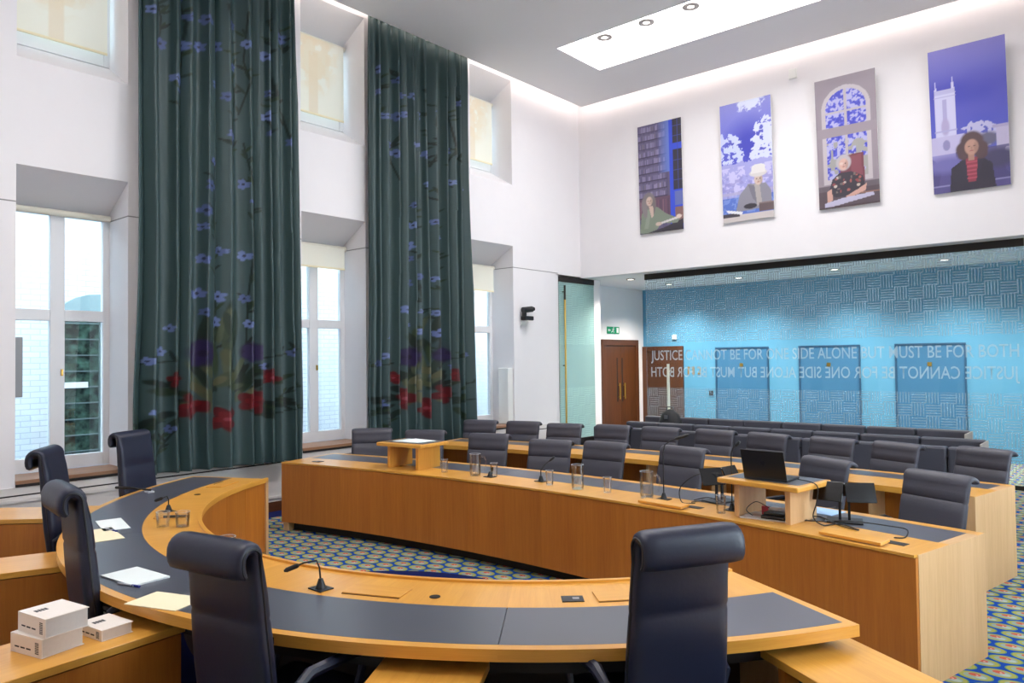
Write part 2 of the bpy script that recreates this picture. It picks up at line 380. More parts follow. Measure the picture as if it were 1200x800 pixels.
def mat_extglass():
    mt, nt, p = newmat('outside_reflection_glass'); L = nt.links; tc = N(nt, 'ShaderNodeTexCoord')
    n = N(nt, 'ShaderNodeTexNoise'); n.inputs['Scale'].default_value = 9; n.inputs['Detail'].default_value = 5; L.new(tc.outputs['Object'], n.inputs['Vector'])
    r = N(nt, 'ShaderNodeValToRGB'); r.color_ramp.elements[0].position = .38; r.color_ramp.elements[0].color = (*lin('#152019'), 1); r.color_ramp.elements[1].position = .66; r.color_ramp.elements[1].color = (*lin('#4d6a5b'), 1)  # dark and green mottling paints reflected foliage into the glass colour
    L.new(n.outputs['Fac'], r.inputs[0]); L.new(r.outputs[0], p.inputs['Base Color']); p.inputs['Roughness'].default_value = .5; p.inputs['Specular IOR Level'].default_value = .15; return mt
M['extglass'] = mat_extglass()

# ------------------------------------------------------------------ room shell
XW, XO = -8.30, -8.85          # inner and outer face of the window wall
YB = 11.70                     # back wall
XR, YF = 0.95, -1.3            # right wall, front wall (both behind or beside the camera)
ZS = 3.40                      # soffit height
ZR = 6.62                      # ceiling raft underside
ZT = 7.05
BAY = [(2.28, 3.32), (5.47, 6.51), (8.65, 9.69)]
mb = MB(); mb.face([(-13.5, -4, 0), (3, -4, 0), (3, 16, 0), (-13.5, 16, 0)], g=1); struct('floor', mb, M['carpet'])
mb = MB(); ys = [YF - .3] + [y for b in BAY for y in b] + [10.98]
for i in range(0, len(ys), 2): mb.box(XO, XW, ys[i], ys[i + 1], 0, ZT)
for y0, y1 in BAY:
    mb.box(XO, XW, y0, y1, 0, .70)
    mb.prism([(XW, 3.81), (XW, 4.87), (XO, 5.20), (XO, 3.50)], y0, y1, 'y'); mb.prism([(XW, 6.70), (XW, ZT), (XO, ZT), (XO, 6.40)], y0, y1, 'y')
mb.box(XO, XW, 10.98, YB + .02, 3.40, ZT)
mb.box(-9.2, -8.62, 10.90, 12.20, 0, 3.40)          # plastered reveal behind the glass door leaf
struct('wall_left', mb, M['wall'])
mb = MB(); mb.box(-8.9, XR, YB, YB + .25, ZS, ZT); struct('wall_back', mb, M['wall'])
mb = MB(); mb.box(-9.2, XR, YF - .3, YF, 0, ZT); struct('wall_front', mb, M['wall'])
mb = MB(); RB = [(3.2, 4.7), (6.8, 8.1)]; ys = [YF - .3] + [y for b in RB for y in b] + [15.2]
for i in range(0, len(ys), 2): mb.box(XR, XR + .5, ys[i], ys[i + 1], 0, ZT)
for y0, y1 in RB: mb.box(XR, XR + .5, y0, y1, 0, .8); mb.box(XR, XR + .5, y0, y1, 3.9, ZT)
struct('wall_right', mb, M['wall'])
# ceiling raft with light troughs, and the slab above it
TR = [(-6.78, -1.4, 9.02, 10.18), (-5.9, -2.2, 4.9, 6.06), (-5.9, -2.2, 0.8, 1.96)]  # second and third troughs are added out of view to light the room
G = .25
mb = MB(); x0, x1 = XW + G, XR - G; y0, y1 = YF + G, YB - G
cuts = sorted([(t[2] - .021, t[3] + .021) for t in TR]); yy = y0
for a, b in cuts:
    mb.box(x0, x1, yy, a, ZR, ZR + .10); xa, xb = [t[:2] for t in TR if abs(t[2] - .021 - a) < 1e-6][0]; mb.box(x0, xa - .021, a, b, ZR, ZR + .10); mb.box(xb + .021, x1, a, b, ZR, ZR + .10); yy = b
mb.box(x0, x1, yy, y1, ZR, ZR + .10); struct('ceiling', mb, M['ceiling'])
mb = MB(); mb.box(XO, XR + .5, YF - .3, YB + .25, ZT, ZT + .2); struct('ceiling_slab', mb, M['wall'])
for i, (a, b, c, d) in enumerate(TR):
    t = thing('light_trough', ['long bright recessed ceiling light trough above the back rows', 'added unseen ceiling light trough over the middle of the room', 'added unseen ceiling light trough over the front of the room'][i], 'ceiling light', ((a + b) / 2, (c + d) / 2, ZR), 0, 'recessed ceiling light troughs')
    mb = MB(); z0, z1 = ZR, ZR + .30
    for q in ((a - .02, a, c - .02, d + .02), (b, b + .02, c - .02, d + .02), (a, b, c - .02, c), (a, b, d, d + .02)): mb.box(*q, z0, z1)
    obj('trough_side', mb, M['wall'], t); mb = MB(); mb.box(a - .02, b + .02, c - .02, d + .02, z1, z1 + .02); obj('luminous_panel', mb, M['trough'], t)
coves = [('window wall', (x0 - .02, x0 + .03, y0, y1)), ('back wall', (x0, x1, y1 - .03, y1 + .02)), ('right wall', (x1 - .03, x1 + .02, y0, y1)), ('front wall', (x0, x1, y0 - .02, y0 + .03))]
for nm, q in coves:
    mb = MB(); mb.box(*q, ZR + .105, ZR + .145); tag(obj('cove_light', mb, M['cove']), 'hidden strip light on the ceiling edge along the ' + nm, 'strip light', 'ceiling edge strip lights')

# lobby behind the glass
mb = MB(); mb.box(-9.3, -8.30, 12.14, 12.36, 0, ZS); mb.box(-9.3, -8.83, 12.36, 15.1, 0, ZS); struct('wall_lobby_left', mb, M['wall'])
mb = MB(); mb.box(-9.2, XR + .5, 14.9, 15.1, 0, ZS); struct('wall_lobby_back', mb, M['bluewall'])
mb = MB(); mb.box(-9.3, XR + .5, YB + .25, 15.1, ZS, ZS + .2); mb.box(-9.3, -8.3, 10.9, YB + .25, ZS + .0, ZS + .02); struct('ceiling_lobby', mb, M['ceiling'])

# windows
def window(n, y0, y1, z0, z1, lower=True):
    r = sroot('window_%d' % n, (XO, (y0 + y1) / 2, z0)); X0, X1 = XO - .02, XO + .05; ym = (y0 + y1) / 2
    fr = MB(); fr.box(X0, X1, y0 - .03, y0 + .075, z0, z1, 2); fr.box(X0, X1, y1 - .065, y1 + .03, z0, z1, 2); fr.box(X0, X1, y0 + .075, y1 - .065, z0, z0 + .14); fr.box(X0, X1, y0 + .075, y1 - .065, z1 - .06, z1)
    obj('window_frame', fr, M['frame'], r, bevel=.006)
    a, b = y0 + .075, y1 - .065; c, d = z0 + .14, z1 - .06
    if lower:
        mb = MB(); mb.box(X0 + .005, X1 + .01, ym - .07, ym + .07, c, d); obj('mullion', mb, M['frame'], r, bevel=.006)
        for s0, s1 in ((a, ym - .07), (ym + .07, b)):
            mb = MB(); mb.box(X0, X1 + .005, s0, s1, 2.316, 2.435); obj('transom', mb, M['frame'], r, bevel=.005)
            for q0, q1 in ((c, 2.316), (2.435, d)):
                mb = MB(); mb.box(XO + .01, XO + .018, s0, s1, q0, q1); obj('pane', mb, M['pane'], r)
        mb = MB(); mb.box(X1 + .01, X1 + .04, ym + .03, ym + .045, 1.73, 1.80); obj('window_handle', mb, M['brass'], r)
    else:
        mb = MB(); mb.box(XO + .01, XO + .018, a, b, c, d); obj('pane', mb, M['pane'], r)
for i, (a, b) in enumerate(BAY):
    window(i + 1, a, b, .74, 3.50); window(i + 4, a, b, 5.18, 6.44, False)
    mb = MB(); mb.box(XO + .05, XW + .025, a + .002, b - .002, .70, .735, 1); struct('window_sill_%d' % (i + 1), mb, M['sill'])
    mb = MB(); mb.box(XW + .002, XW + .028, a + .002, b - .002, .672, .70, 1); struct('trim_%d' % (i + 1), mb, M['blackgap'])
# dado panelling, skirting, joints
dr = sroot('wall_panelling', (XW, 5, 0))
mb = MB(); mb.box(XW, XW + .035, YF, 10.95, .12, .585); mb.box(XW, XW + .02, YF, 10.95, .60, .67); obj('dado_board', mb, M['dado'], dr)
mb = MB(); mb.box(XW, XW + .015, YF, 10.95, .585, .60); obj('shadow_gap', mb, M['blackgap'], dr)
y = -.9
while y < 9.7:
    mb = MB()
    for q in ((y, y + 1.15, .53, .56), (y, y + 1.15, .16, .19), (y, y + .03, .19, .53), (y + 1.12, y + 1.15, .19, .53)): mb.box(XW + .035, XW + .05, *q)
    obj('dado_panel_moulding', mb, M['dado'], dr); y += 1.25
mb = MB(); mb.box(XW, XW + .04, YF, 10.95, 0, .12, 1); struct('baseboard_left', mb, M['skirt'])
mb = MB(); ys = [YF] + [v for b in BAY for v in b] + [10.97]
for i in range(0, len(ys), 2): mb.box(XW - .001, XW + .002, ys[i], ys[i + 1], 3.435, 3.447)
for a, b in BAY: mb.box(XO + .06, XW, b - .002, b + .001, 3.435, 3.447)
struct('trim_4', mb, M['groove'])  # grey strips paint the thin shadow line of the recessed wall joint
mb = MB(); mb.box(XW - .001, XW + .003, 10.968, 10.980, 0, 3.40); struct('trim_5', mb, M['groove'])

# outside: white glazed brick wall of the light well with a dark arched window
mb = MB(); mb.box(-11.9, -11.5, -6, 22, 0, 11); struct('wall_outside', mb, M['brick'])
ew = thing('outside_window', 'dark arched window with glazing bars in the brick wall outside', 'window', (-11.5, 4.05, .5))
mb = MB(); mb.box(-11.5, -11.46, 3.70, 4.75, .55, 2.5); obj('dark_glass', mb, M['extglass'], ew)
mb = MB(); P = [(3.64, 2.5), (4.80, 2.5)] + [(4.22 + .58 * math.cos(a), 2.5 + .36 * math.sin(a)) for a in [PI * k / 10 for k in range(1, 10)]]
mb.prism(P, -11.5, -11.45, 'x'); obj('arch_head', mb, plain('arch_grey', '#8fa3a4', .6), ew)
for k in range(9):
    z = .62 + k * .225; mb = MB(); mb.box(-11.46, -11.43, 3.70, 4.75, z, z + .018); obj('glazing_bar', mb, M['extmetal'], ew)
for yv in (3.68, 4.18, 4.73):
    mb = MB(); mb.box(-11.46, -11.42, yv, yv + .03, .55, 2.5); obj('glazing_bar', mb, M['extmetal'], ew)
mb = MB(); mb.box(-11.46, -11.40, 3.70, 4.02, 1.52, 1.60); obj('white_sill', mb, M['white'], ew)

# ------------------------------------------------------------------ painting on vertex grids (flat prints)
def S(h): return np.array(lin(h))
class Paint:
    def __init__(s, U, V, base): s.U, s.V = U, V; s.c = np.empty(U.shape + (3,)); s.c[:] = S(base) if isinstance(base, str) else base
    def put(s, mask, col, a=1.0):
        k = (np.clip(mask, 0, 1) * a)[..., None]; s.c = s.c * (1 - k) + (S(col) if isinstance(col, str) else col) * k
    def ell(s, cx, cy, rx, ry, col, rot=0, soft=.12, a=1.0):
        du, dv = s.U - cx, s.V - cy; c, n = math.cos(rot), math.sin(rot)
        d = np.sqrt(((du * c + dv * n) / rx) ** 2 + ((-du * n + dv * c) / ry) ** 2); s.put((1 + soft / 2 - d) / soft, col, a)
    def poly(s, pts, col, a=1.0):
        ins = np.zeros(s.U.shape, bool); n = len(pts)
        for i in range(n):
            (x1_, y1_), (x2_, y2_) = pts[i], pts[(i + 1) % n]
            if y1_ == y2_: continue
            t = ((y1_ > s.V) != (y2_ > s.V)) & (s.U < (x2_ - x1_) * (s.V - y1_) / (y2_ - y1_) + x1_); ins ^= t
        s.put(ins.astype(float), col, a)
    def rect(s, x0_, x1_, y0_, y1_, col, a=1.0): s.put(((s.U >= x0_) & (s.U <= x1_) & (s.V >= y0_) & (s.V <= y1_)).astype(float), col, a)
    def line(s, pts, w_, col, a=1.0):
        d = np.full(s.U.shape, 9.)
        for (x1_, y1_), (x2_, y2_) in zip(pts, pts[1:]):
            dx, dy = x2_ - x1_, y2_ - y1_; t = np.clip(((s.U - x1_) * dx + (s.V - y1_) * dy) / (dx * dx + dy * dy + 1e-12), 0, 1)
            d = np.minimum(d, np.hypot(s.U - x1_ - t * dx, s.V - y1_ - t * dy))
        s.put((w_ - d) / (w_ * .4) , col, a)
    def noise(s, fx, fy, seed=0):
        rg = np.random.RandomState(seed); T = rg.rand(64, 64); x, y = s.U * fx, s.V * fy
        xi, yi = np.floor(x).astype(int), np.floor(y).astype(int); xf, yf = x - xi, y - yi; xf = xf * xf * (3 - 2 * xf); yf = yf * yf * (3 - 2 * yf)
        g_ = lambda a, b: T[a % 64, b % 64]
        return (g_(xi, yi) * (1 - xf) + g_(xi + 1, yi) * xf) * (1 - yf) + (g_(xi, yi + 1) * (1 - xf) + g_(xi + 1, yi + 1) * xf) * yf
def grid_mesh(name, P, C, mat):
    ny, nx = P.shape[:2]; me = bpy.data.meshes.new(name)
    me.vertices.add(nx * ny); me.vertices.foreach_set('co', P.reshape(-1).astype(np.float32))
    idx = np.arange(nx * ny).reshape(ny, nx); q = np.stack([idx[:-1, :-1], idx[:-1, 1:], idx[1:, 1:], idx[1:, :-1]], -1).reshape(-1, 4)
    nf = len(q); me.loops.add(nf * 4); me.loops.foreach_set('vertex_index', q.reshape(-1).astype(np.int32))
    me.polygons.add(nf); me.polygons.foreach_set('loop_start', np.arange(0, nf * 4, 4, dtype=np.int32)); me.polygons.foreach_set('loop_total', np.full(nf, 4, dtype=np.int32))
    me.update(calc_edges=True)
    a = me.color_attributes.new('Col', 'FLOAT_COLOR', 'POINT'); a.data.foreach_set('color', np.concatenate([C.reshape(-1, 3), np.ones((nx * ny, 1))], 1).reshape(-1).astype(np.float32))
    me.materials.append(mat); me.shade_smooth(); return me

# ------------------------------------------------------------------ curtains
def paint_curtain(U, V, seed):
    """U across 0..1, V = height above the hem in metres"""
    rg = random.Random(seed); W = 1.95
    p = Paint(U * W, V, '#384c4d'); p.put(p.noise(3, 60, 5) * .5, '#314445', .5)
    X = lambda px: (px - 155) / 190 * W
    Z = lambda py: max(.0, (548 - py) / 101)
    def leaf(x, z, l, w_, ang, col): p.ell(x + math.cos(ang) * l / 2, z + math.sin(ang) * l / 2, l / 2, w_, col, ang, .25)
    def flower(x, z, r, col, cen, n=5):
        for k in range(n): a = 2 * PI * k / n + rg.random(); p.ell(x + math.cos(a) * r * .55, z + math.sin(a) * r * .55, r * .5, r * .34, col, a, .25)
        p.ell(x, z, r * .25, r * .25, cen, 0, .3)
    def stem(pts, leaves=14, col='#10201c', wd=.011):
        p.line(pts, wd, col)
        for k in range(leaves):
            i = rg.randrange(len(pts) - 1); t = rg.random(); x = pts[i][0] * (1 - t) + pts[i + 1][0] * t; z = pts[i][1] * (1 - t) + pts[i + 1][1] * t
            leaf(x, z, rg.uniform(.08, .16), .014, rg.choice((.6, 1.1, 2.0, 2.6)) + rg.uniform(-.2, .2), rg.choice(('#0f1d1a', '#182a22', '#22331f')))
    PXS = lambda L: [(X(a), Z(b)) for a, b in L]
    stem(PXS([(244, 420), (246, 360), (241, 300), (236, 240), (238, 190)]), 26); stem(PXS([(277, 420), (279, 350), (284, 290), (285, 215), (276, 160)]), 22)
    stem(PXS([(256, 0), (262, 50), (268, 110), (262, 155), (264, 180)]), 20); stem(PXS([(176, 0), (184, 40), (182, 75)]), 7); stem(PXS([(204, 0), (210, 40), (206, 100), (196, 115), (206, 160)]), 12)
    stem(PXS([(305, 0), (312, 50), (316, 90), (304, 125), (312, 150)]), 14); stem(PXS([(316, 90), (328, 110), (334, 150)]), 8); stem(PXS([(280, 0), (276, 60), (282, 85), (272, 125)]), 10); stem(PXS([(326, 0), (330, 30)]), 5)
    # bouquet: sprays, dark leaves, olive leaves
    for k in range(46):
        a = rg.uniform(-.5, PI + .5); r = rg.uniform(20, 78); px, py = 252 + r * math.cos(a) * 1.0, 476 - r * math.sin(a) * .55
        leaf(X(px), Z(py), rg.uniform(.14, .26), rg.uniform(.02, .05), a + rg.uniform(-.5, .5), rg.choice(('#0d1a16', '#12241c', '#1b2c1c', '#0f1f1d')))
    for k in range(22):
        px, py = 250 + rg.uniform(-26, 30), 470 - rg.uniform(0, 75); leaf(X(px), Z(py), rg.uniform(.25, .5), rg.uniform(.02, .045), PI / 2 + rg.uniform(-.45, .45), rg.choice(('#24342a', '#33422f', '#4a5440', '#1c2a22')))
    for k in range(14): leaf(X(232 + rg.uniform(-10, 45)), Z(470 + rg.uniform(-40, 18)), rg.uniform(.12, .22), rg.uniform(.03, .06), rg.uniform(0, PI), rg.choice(('#4a5038', '#3c4834', '#57573f')))
    for q in ((150, 500, 190, 492), (160, 430, 200, 425), (300, 420, 340, 412), (300, 490, 345, 482), (170, 545, 190, 505), (182, 530, 198, 500), (316, 470, 344, 455)): stem(PXS([q[:2], q[2:]]), 6)
    for px, py, r in ((218, 476, .16), (286, 472, .16), (254, 492, .15), (200, 446, .09), (308, 444, .11)): 
        flower(X(px), Z(py), r, '#520a12', '#6e1c28', 7); flower(X(px), Z(py), r * .6, '#6a1018', '#8a3a48', 5)
    for px, py, r in ((227, 416, .17), (286, 413, .14)):
        p.ell(X(px), Z(py), r, r * .85, '#20183a', 0, .3); flower(X(px), Z(py), r * .9, '#2b2049', '#1a1430', 6)
    CF = [(226, 307), (221, 347), (226, 369), (246, 379), (275, 297), (276, 349), (279, 379), (192, 389), (172, 426), (180, 482), (186, 415), (249, 295), (247, 349), (236, 191), (232, 221), (227, 251), (227, 270), (247, 296), (275, 210), (285, 231), (262, 155), (240, 99), (257, 111), (184, 70), (171, 39), (174, 6), (204, 13), (214, 32), (232, 28), (264, 19), (279, 39), (249, 52), (266, 70), (304, 45), (326, 13), (304, 92), (304, 120), (309, 142), (334, 146), (195, 107), (202, 120), (192, 500), (335, 412), (300, 430), (222, 60), (206, 66)]
    for px, py in CF:
        x, z = X(px) + rg.uniform(-.02, .02), Z(py); flower(x, z, rg.uniform(.045, .068), rg.choice(('#5a6898', '#6474a4', '#4c5a86')), '#171d33', 6)
    return p.c
def curtain(y0, y1, zb0, zb1, label, seed, nf):
    nx, nz = 240, 460; u = np.linspace(0, 1, nx); z = np.linspace(0, 1, nz) ; U, T = np.meshgrid(u, z)
    zb = zb0 + (zb1 - zb0) * U; Zw = zb + T * (6.70 - zb)
    rg = np.random.RandomState(seed); n_ = int(nf); wd_ = rg.uniform(.55, 1.6, n_ + 1); kn = np.concatenate([[0], np.cumsum(wd_)]); kn /= kn[-1]
    low = 1 - T; Ud = np.clip(U + .006 * np.sin(T * 5 + seed + U * 9), 0, 1)
    fi = np.clip(np.searchsorted(kn, Ud, side='right') - 1, 0, n_); fr_ = (Ud - kn[fi]) / (kn[fi + 1] - kn[fi]); wid = kn[fi + 1] - kn[fi]
    ph = 2 * PI * (fi + fr_); ridge = 1 - 2 * np.abs(np.sin(ph / 2)) ** .85
    amp = np.minimum(.080, .030 + .50 * wid) * np.clip(.55 + 4 * low, 0, .85 + .2 * low)
    X = -8.150 + .020 * low + amp * ridge + .010 * T * np.sin(ph * 2 + fi) + .010 * np.sin(2 * PI * (U * 2.3 + T * .5)) + .03 * low ** 3
    Y = y0 + (y1 - y0) * U + .030 * np.sin(ph) * np.where(fi % 2 == 0, 1, -.3) - .06 * np.exp(-((T - .10) / .18) ** 2) * (1 - U) + .02 * (T - .5) * (1 - 2 * U)
    C = paint_curtain(U, (Zw - zb), seed)
    P = np.stack([X, Y, Zw], -1); me = grid_mesh('curtain', P, C, M['curtain'])
    t = thing('curtain', label, 'curtain', (-8.14, (y0 + y1) / 2, zb0), 0, 'tall flower-embroidered curtains')
    o = bpy.data.objects.new('curtain_cloth', me); COL.objects.link(o); o.parent = t; o.location = -Vector(t.location)
    so = o.modifiers.new('thickness', 'SOLIDIFY'); so.thickness = .008; so.offset = 0
    mb = MB(); mb.box(-8.17, -8.11, y0 - .05, y1 + .05, 6.70, 6.73); obj('curtain_track', mb, M['white'], t)
curtain(3.33, 5.31, .67, .62, 'tall dark green floral curtain, the nearer of the two, behind the horseshoe desk', 3, 10)
curtain(6.43, 8.44, .60, .58, 'dark green floral curtain farther along the window wall, behind the counsel chairs', 11, 12)

# roller blinds
def blind(n, y0, y1, ztop, zbot, label, art):
    t = thing('roller_blind', label, 'blind', (XO + .12, (y0 + y1) / 2, ztop), 0, 'cream roller blinds')
    mb = MB(); prof = [(.001, -(y1 - y0) / 2 + .02), (.035, -(y1 - y0) / 2 + .02), (.035, (y1 - y0) / 2 - .02), (.001, (y1 - y0) / 2 - .02)]
    mb.lathe(prof, 14); mb.v = [Vector((XO + .11 + v.x, (y0 + y1) / 2 + v.z, ztop + .0 + v.y)) for v in mb.v]
    obj('roller_tube', mb, plain('blind_tube', '#e4dfcf', .5), t, smooth=True)
    if ztop - zbot > .06:
        nx, nz = 46, 56; u = np.linspace(0, 1, nx); v = np.linspace(0, 1, nz); U, V = np.meshgrid(u, v)
        p = Paint(U, V, '#f0ecdd')
        if art:
            p.rect(.40, .54, 0, .8, '#e6cfae', .5)
            nn = p.noise(9, 9, n); d = np.hypot((U - .47) / .46, (V - .80) / .62); p.put(((1.0 - d) * 2) * (nn > .42), '#ead6b4', .55)
            nn = p.noise(14, 14, n + 3); p.put(((1.05 - d) * 2) * (nn > .55), '#eddcc0', .6)
        P = np.stack([np.full_like(U, XO + .145), y0 + .03 + (y1 - y0 - .09) * U, zbot + (ztop - zbot) * V], -1)
        o = bpy.data.objects.new('blind_fabric', grid_mesh('blind_fabric', P, p.c, M['blind'])); COL.objects.link(o); o.parent = t; o.location = -Vector(t.location)
        mb = MB(); mb.box(XO + .138, XO + .152, y0 + .03, y1 - .06, zbot - .02, zbot + .005); obj('bottom_bar', mb, M['cream'], t)
nm = ['first window bay from the front', 'middle window bay between the curtains', 'last window bay beside the wall camera']
for i, (a, b) in enumerate(BAY):
    blind(i, a, b, 3.46, [3.45, 3.17, 3.05][i], 'cream blind ' + ['rolled up', 'drawn a little down', 'pulled partly down'][i] + ' on lower window, ' + nm[i], False)
    blind(i + 5, a, b, 6.36, 5.30, 'drawn tree-print blind on upper window, ' + nm[i], True)

# ------------------------------------------------------------------ lobby fittings
def door_left():
    r = sroot('door_1', (-8.83, 13.87, 0)); mb = MB()
    mb.box(-8.84, -8.78, 13.15, 13.27, 0, 2.25, 2); mb.box(-8.84, -8.78, 14.49, 14.61, 0, 2.25, 2); mb.box(-8.84, -8.78, 13.27, 14.49, 2.12, 2.25, 1); obj('door_frame', mb, M['walnut'], r, bevel=.006)
    for a, b, hy in ((13.27, 13.88, 13.78), (13.885, 14.49, 13.98)):
        mb = MB(); mb.box(-8.835, -8.80, a, b, 0, 2.12, 2); d = obj('door_leaf', mb, M['walnut'], r, bevel=.004)
        mb = MB(); mb.tube([(-8.765, hy, .95), (-8.765, hy, 1.30)], .014); mb.tube([(-8.80, hy, 1.0), (-8.765, hy, 1.0)], .01); mb.tube([(-8.80, hy, 1.25), (-8.765, hy, 1.25)], .01); obj('pull_handle', mb, M['brass'], d, smooth=True)
        mb = MB(); mb.box(-8.80, -8.797, hy - .02 - .05, hy + .02 - .05 , .9, 1.85); obj('vision_slot', mb, M['blackgap'], d)
door_left()
def door_wood():
    r = sroot('door_2', (-8.34, 14.9, 0)); mb = MB(); Y0, Y1 = 14.84, 14.91
    mb.box(-8.83, -8.70, Y0, Y1, 0, 2.10, 2); mb.box(-7.92, -7.81, Y0, Y1, 0, 2.10, 2); mb.box(-8.70, -7.92, Y0, Y1, 2.0, 2.10); obj('door_frame', mb, M['walnut'], r, bevel=.005)
    mb = MB(); mb.box(-8.70, -7.92, 14.87, 14.905, 0, 2.0, 2); obj('door_leaf', mb, M['walnut'], r)
door_wood()
for i, (a, b) in enumerate(((-7.053, -5.895), (-5.284, -4.133), (-3.536, -2.404))):
    r = sroot('door_%d' % (i + 3), ((a + b) / 2, 14.9, 0)); mb = MB()
    mb.box(a, a + .03, 14.87, 14.91, 0, 2.05, 2); mb.box(b - .03, b, 14.87, 14.91, 0, 2.05, 2); mb.box(a + .03, b - .03, 14.87, 14.91, 2.02, 2.05); obj('door_frame', mb, plain('blue_frame_dark', '#274f70', .5), r)
    mb = MB(); mb.box(a + .03, b - .03, 14.885, 14.905, 0, 2.02); obj('door_leaf', mb, M['bluedoor'], r)
    xm = (a + b) / 2; mb = MB(); mb.box(xm - .035, xm + .035, 14.87, 14.886, 1.64, 1.71); obj('door_viewer', mb, M['brass'], r)
# exit sign
t = thing('exit_sign', 'green emergency exit sign with running figure above the wooden double door', 'sign', (-8.83, 13.62, 2.38))
mb = MB(); mb.box(-8.83, -8.815, 13.39, 13.86, 2.38, 2.53); obj('sign_plate', mb, M['exit'], t)
mb = MB(); X_ = -8.813
def flat(y, z, w_, h): mb.box(-8.816, X_, y, y + w_, z, z + h)
flat(13.75, 2.40, .08, .11); obj('door_symbol', mb, M['white'], t)
mb = MB(); mb.tube([(X_, 13.62, 2.49), (X_, 13.60, 2.45), (X_, 13.64, 2.42), (X_, 13.63, 2.395)], .010, 6); mb.tube([(X_, 13.60, 2.45), (X_, 13.57, 2.42), (X_, 13.54, 2.41)], .009, 6); mb.tube([(X_, 13.58, 2.47), (X_, 13.62, 2.485), (X_, 13.66, 2.465)], .007, 6); mb.lathe([(.001, -.012), (.012, -.008), (.012, .008), (.001, .012)], 8, (X_, 13.63, 2.51)); obj('running_figure', mb, M['white'], t)
mb = MB(); mb.prism([(13.42, 2.455), (13.46, 2.49), (13.46, 2.465), (13.52, 2.465), (13.52, 2.445), (13.46, 2.445), (13.46, 2.42)], -8.816, X_, 'x'); obj('arrow_symbol', mb, M['white'], t)
# room number, sounder, sensor
def text(name, body, h, w_, mat, Mx, parent=None, bold=.0):
    cu = bpy.data.curves.new(name, 'FONT'); cu.body = body; cu.size = 1; cu.resolution_u = 3; cu.extrude = 0; cu.offset = bold
    o = bpy.data.objects.new('tmp', cu); COL.objects.link(o); bpy.context.view_layer.update()
    dg = bpy.context.evaluated_depsgraph_get(); me = bpy.data.meshes.new_from_object(o.evaluated_get(dg)); bpy.data.objects.remove(o)
    co = np.empty(len(me.vertices) * 3, np.float32); me.vertices.foreach_get('co', co); co = co.reshape(-1, 3)
    mn, mx = co.min(0), co.max(0); co[:, 0] = (co[:, 0] - mn[0]) / (mx[0] - mn[0]) * w_; co[:, 1] = (co[:, 1] - mn[1]) / (mx[1] - mn[1]) * h; co[:, 2] = 0
    co4 = np.concatenate([co, np.ones((len(co), 1), np.float32)], 1) @ np.array(Mx).T; me.vertices.foreach_set('co', co4[:, :3].astype(np.float32).reshape(-1)); me.update()
    me.materials.clear(); me.materials.append(mat); me.name = name
    o = bpy.data.objects.new(name, me); COL.objects.link(o)
    if parent is not None: o.parent = parent; o.matrix_parent_inverse = XF[parent.name].inverted()
    return o
t = thing('room_number', 'small brass room number on the blue wall beside the wooden door', 'sign', (-7.56, 14.9, 1.45))
for k, ch in enumerate('112'): text('numeral', ch, .17, [.05, .05, .10][k], M['brass'], Matrix.Translation((-7.72 + .115 * k, 14.893, 1.47)) @ Matrix.Rotation(PI / 2, 4, 'X'), t)
mb = MB(); mb.box(-8.08, -7.96, 14.86, 14.9, 2.24, 2.36); tag(obj('alarm_sounder', mb, M['white'], bevel=.02), 'small white alarm sounder above the wooden door frame', 'alarm')
mb = MB(); mb.box(-4.21, -4.08, YB - .03, YB, 6.22, 6.38); tag(obj('wall_sensor', mb, M['white'], bevel=.01), 'small white square sensor high on the wall between posters', 'sensor')
def tablet_switch(): pass
mb = MB(); mb.box(-7.22, -7.12, 14.88, 14.9, 1.02, 1.12); tag(obj('wall_switch', mb, M['bronze'], bevel=.004), 'small dark switch low on the blue wall behind glass', 'switch')

# glass partition
YG = 12.05; XG0, XG1 = -7.08, .90
t = thing('glass_partition', 'wide glass partition with frosted basket-weave lines and lettering before the blue lobby', 'partition', (-4.2, YG, 0))
mb = MB(); mb.box(XG0, -1.24, YG - .03, YG + .03, 3.295, ZS); obj('header', mb, M['bronze'], t)
mb = MB(); mb.box(XG0 + .95, XG1, YG - .02, YG + .02, 0, .06); obj('floor_channel', mb, M['bronze'], t)
seams = [XG0, -5.95, -4.625, -3.434, -2.32, -1.24, -.2, XG1]
for a, b in zip(seams, seams[1:]):
    mb = MB(); mb.box(a + .004, b - .004, YG - .006, YG + .006, .05, 3.295 if a < -1.0 else 3.39); obj('glass_pane', mb, M['frost_x'], t)
TX = 'JUSTICE CANNOT BE FOR ONE SIDE ALONE BUT MUST BE FOR BOTH'
text('lettering', TX, .238, 5.65, M['frosttext'], Matrix.Translation((-6.975, YG - .009, 1.742)) @ Matrix.Rotation(PI / 2, 4, 'X'), t, .007)
text('mirrored_lettering', TX, .238, 5.65, M['frosttext'], Matrix.Translation((-1.325, YG - .009, 1.438)) @ Matrix.Diagonal((-1, 1, 1, 1)) @ Matrix.Rotation(PI / 2, 4, 'X'), t, .007)
mb = MB(); mb.tube([(-6.60, YG - .06, .35), (-6.60, YG - .06, 1.73)], .026, 10)
for z in (.5, 1.6): mb.tube([(-6.60, YG - .06, z), (-6.60, YG, z)], .012, 6)
obj('pull_handle', mb, plain('pale_handle', '#dfe3d4', .35), t, smooth=True)
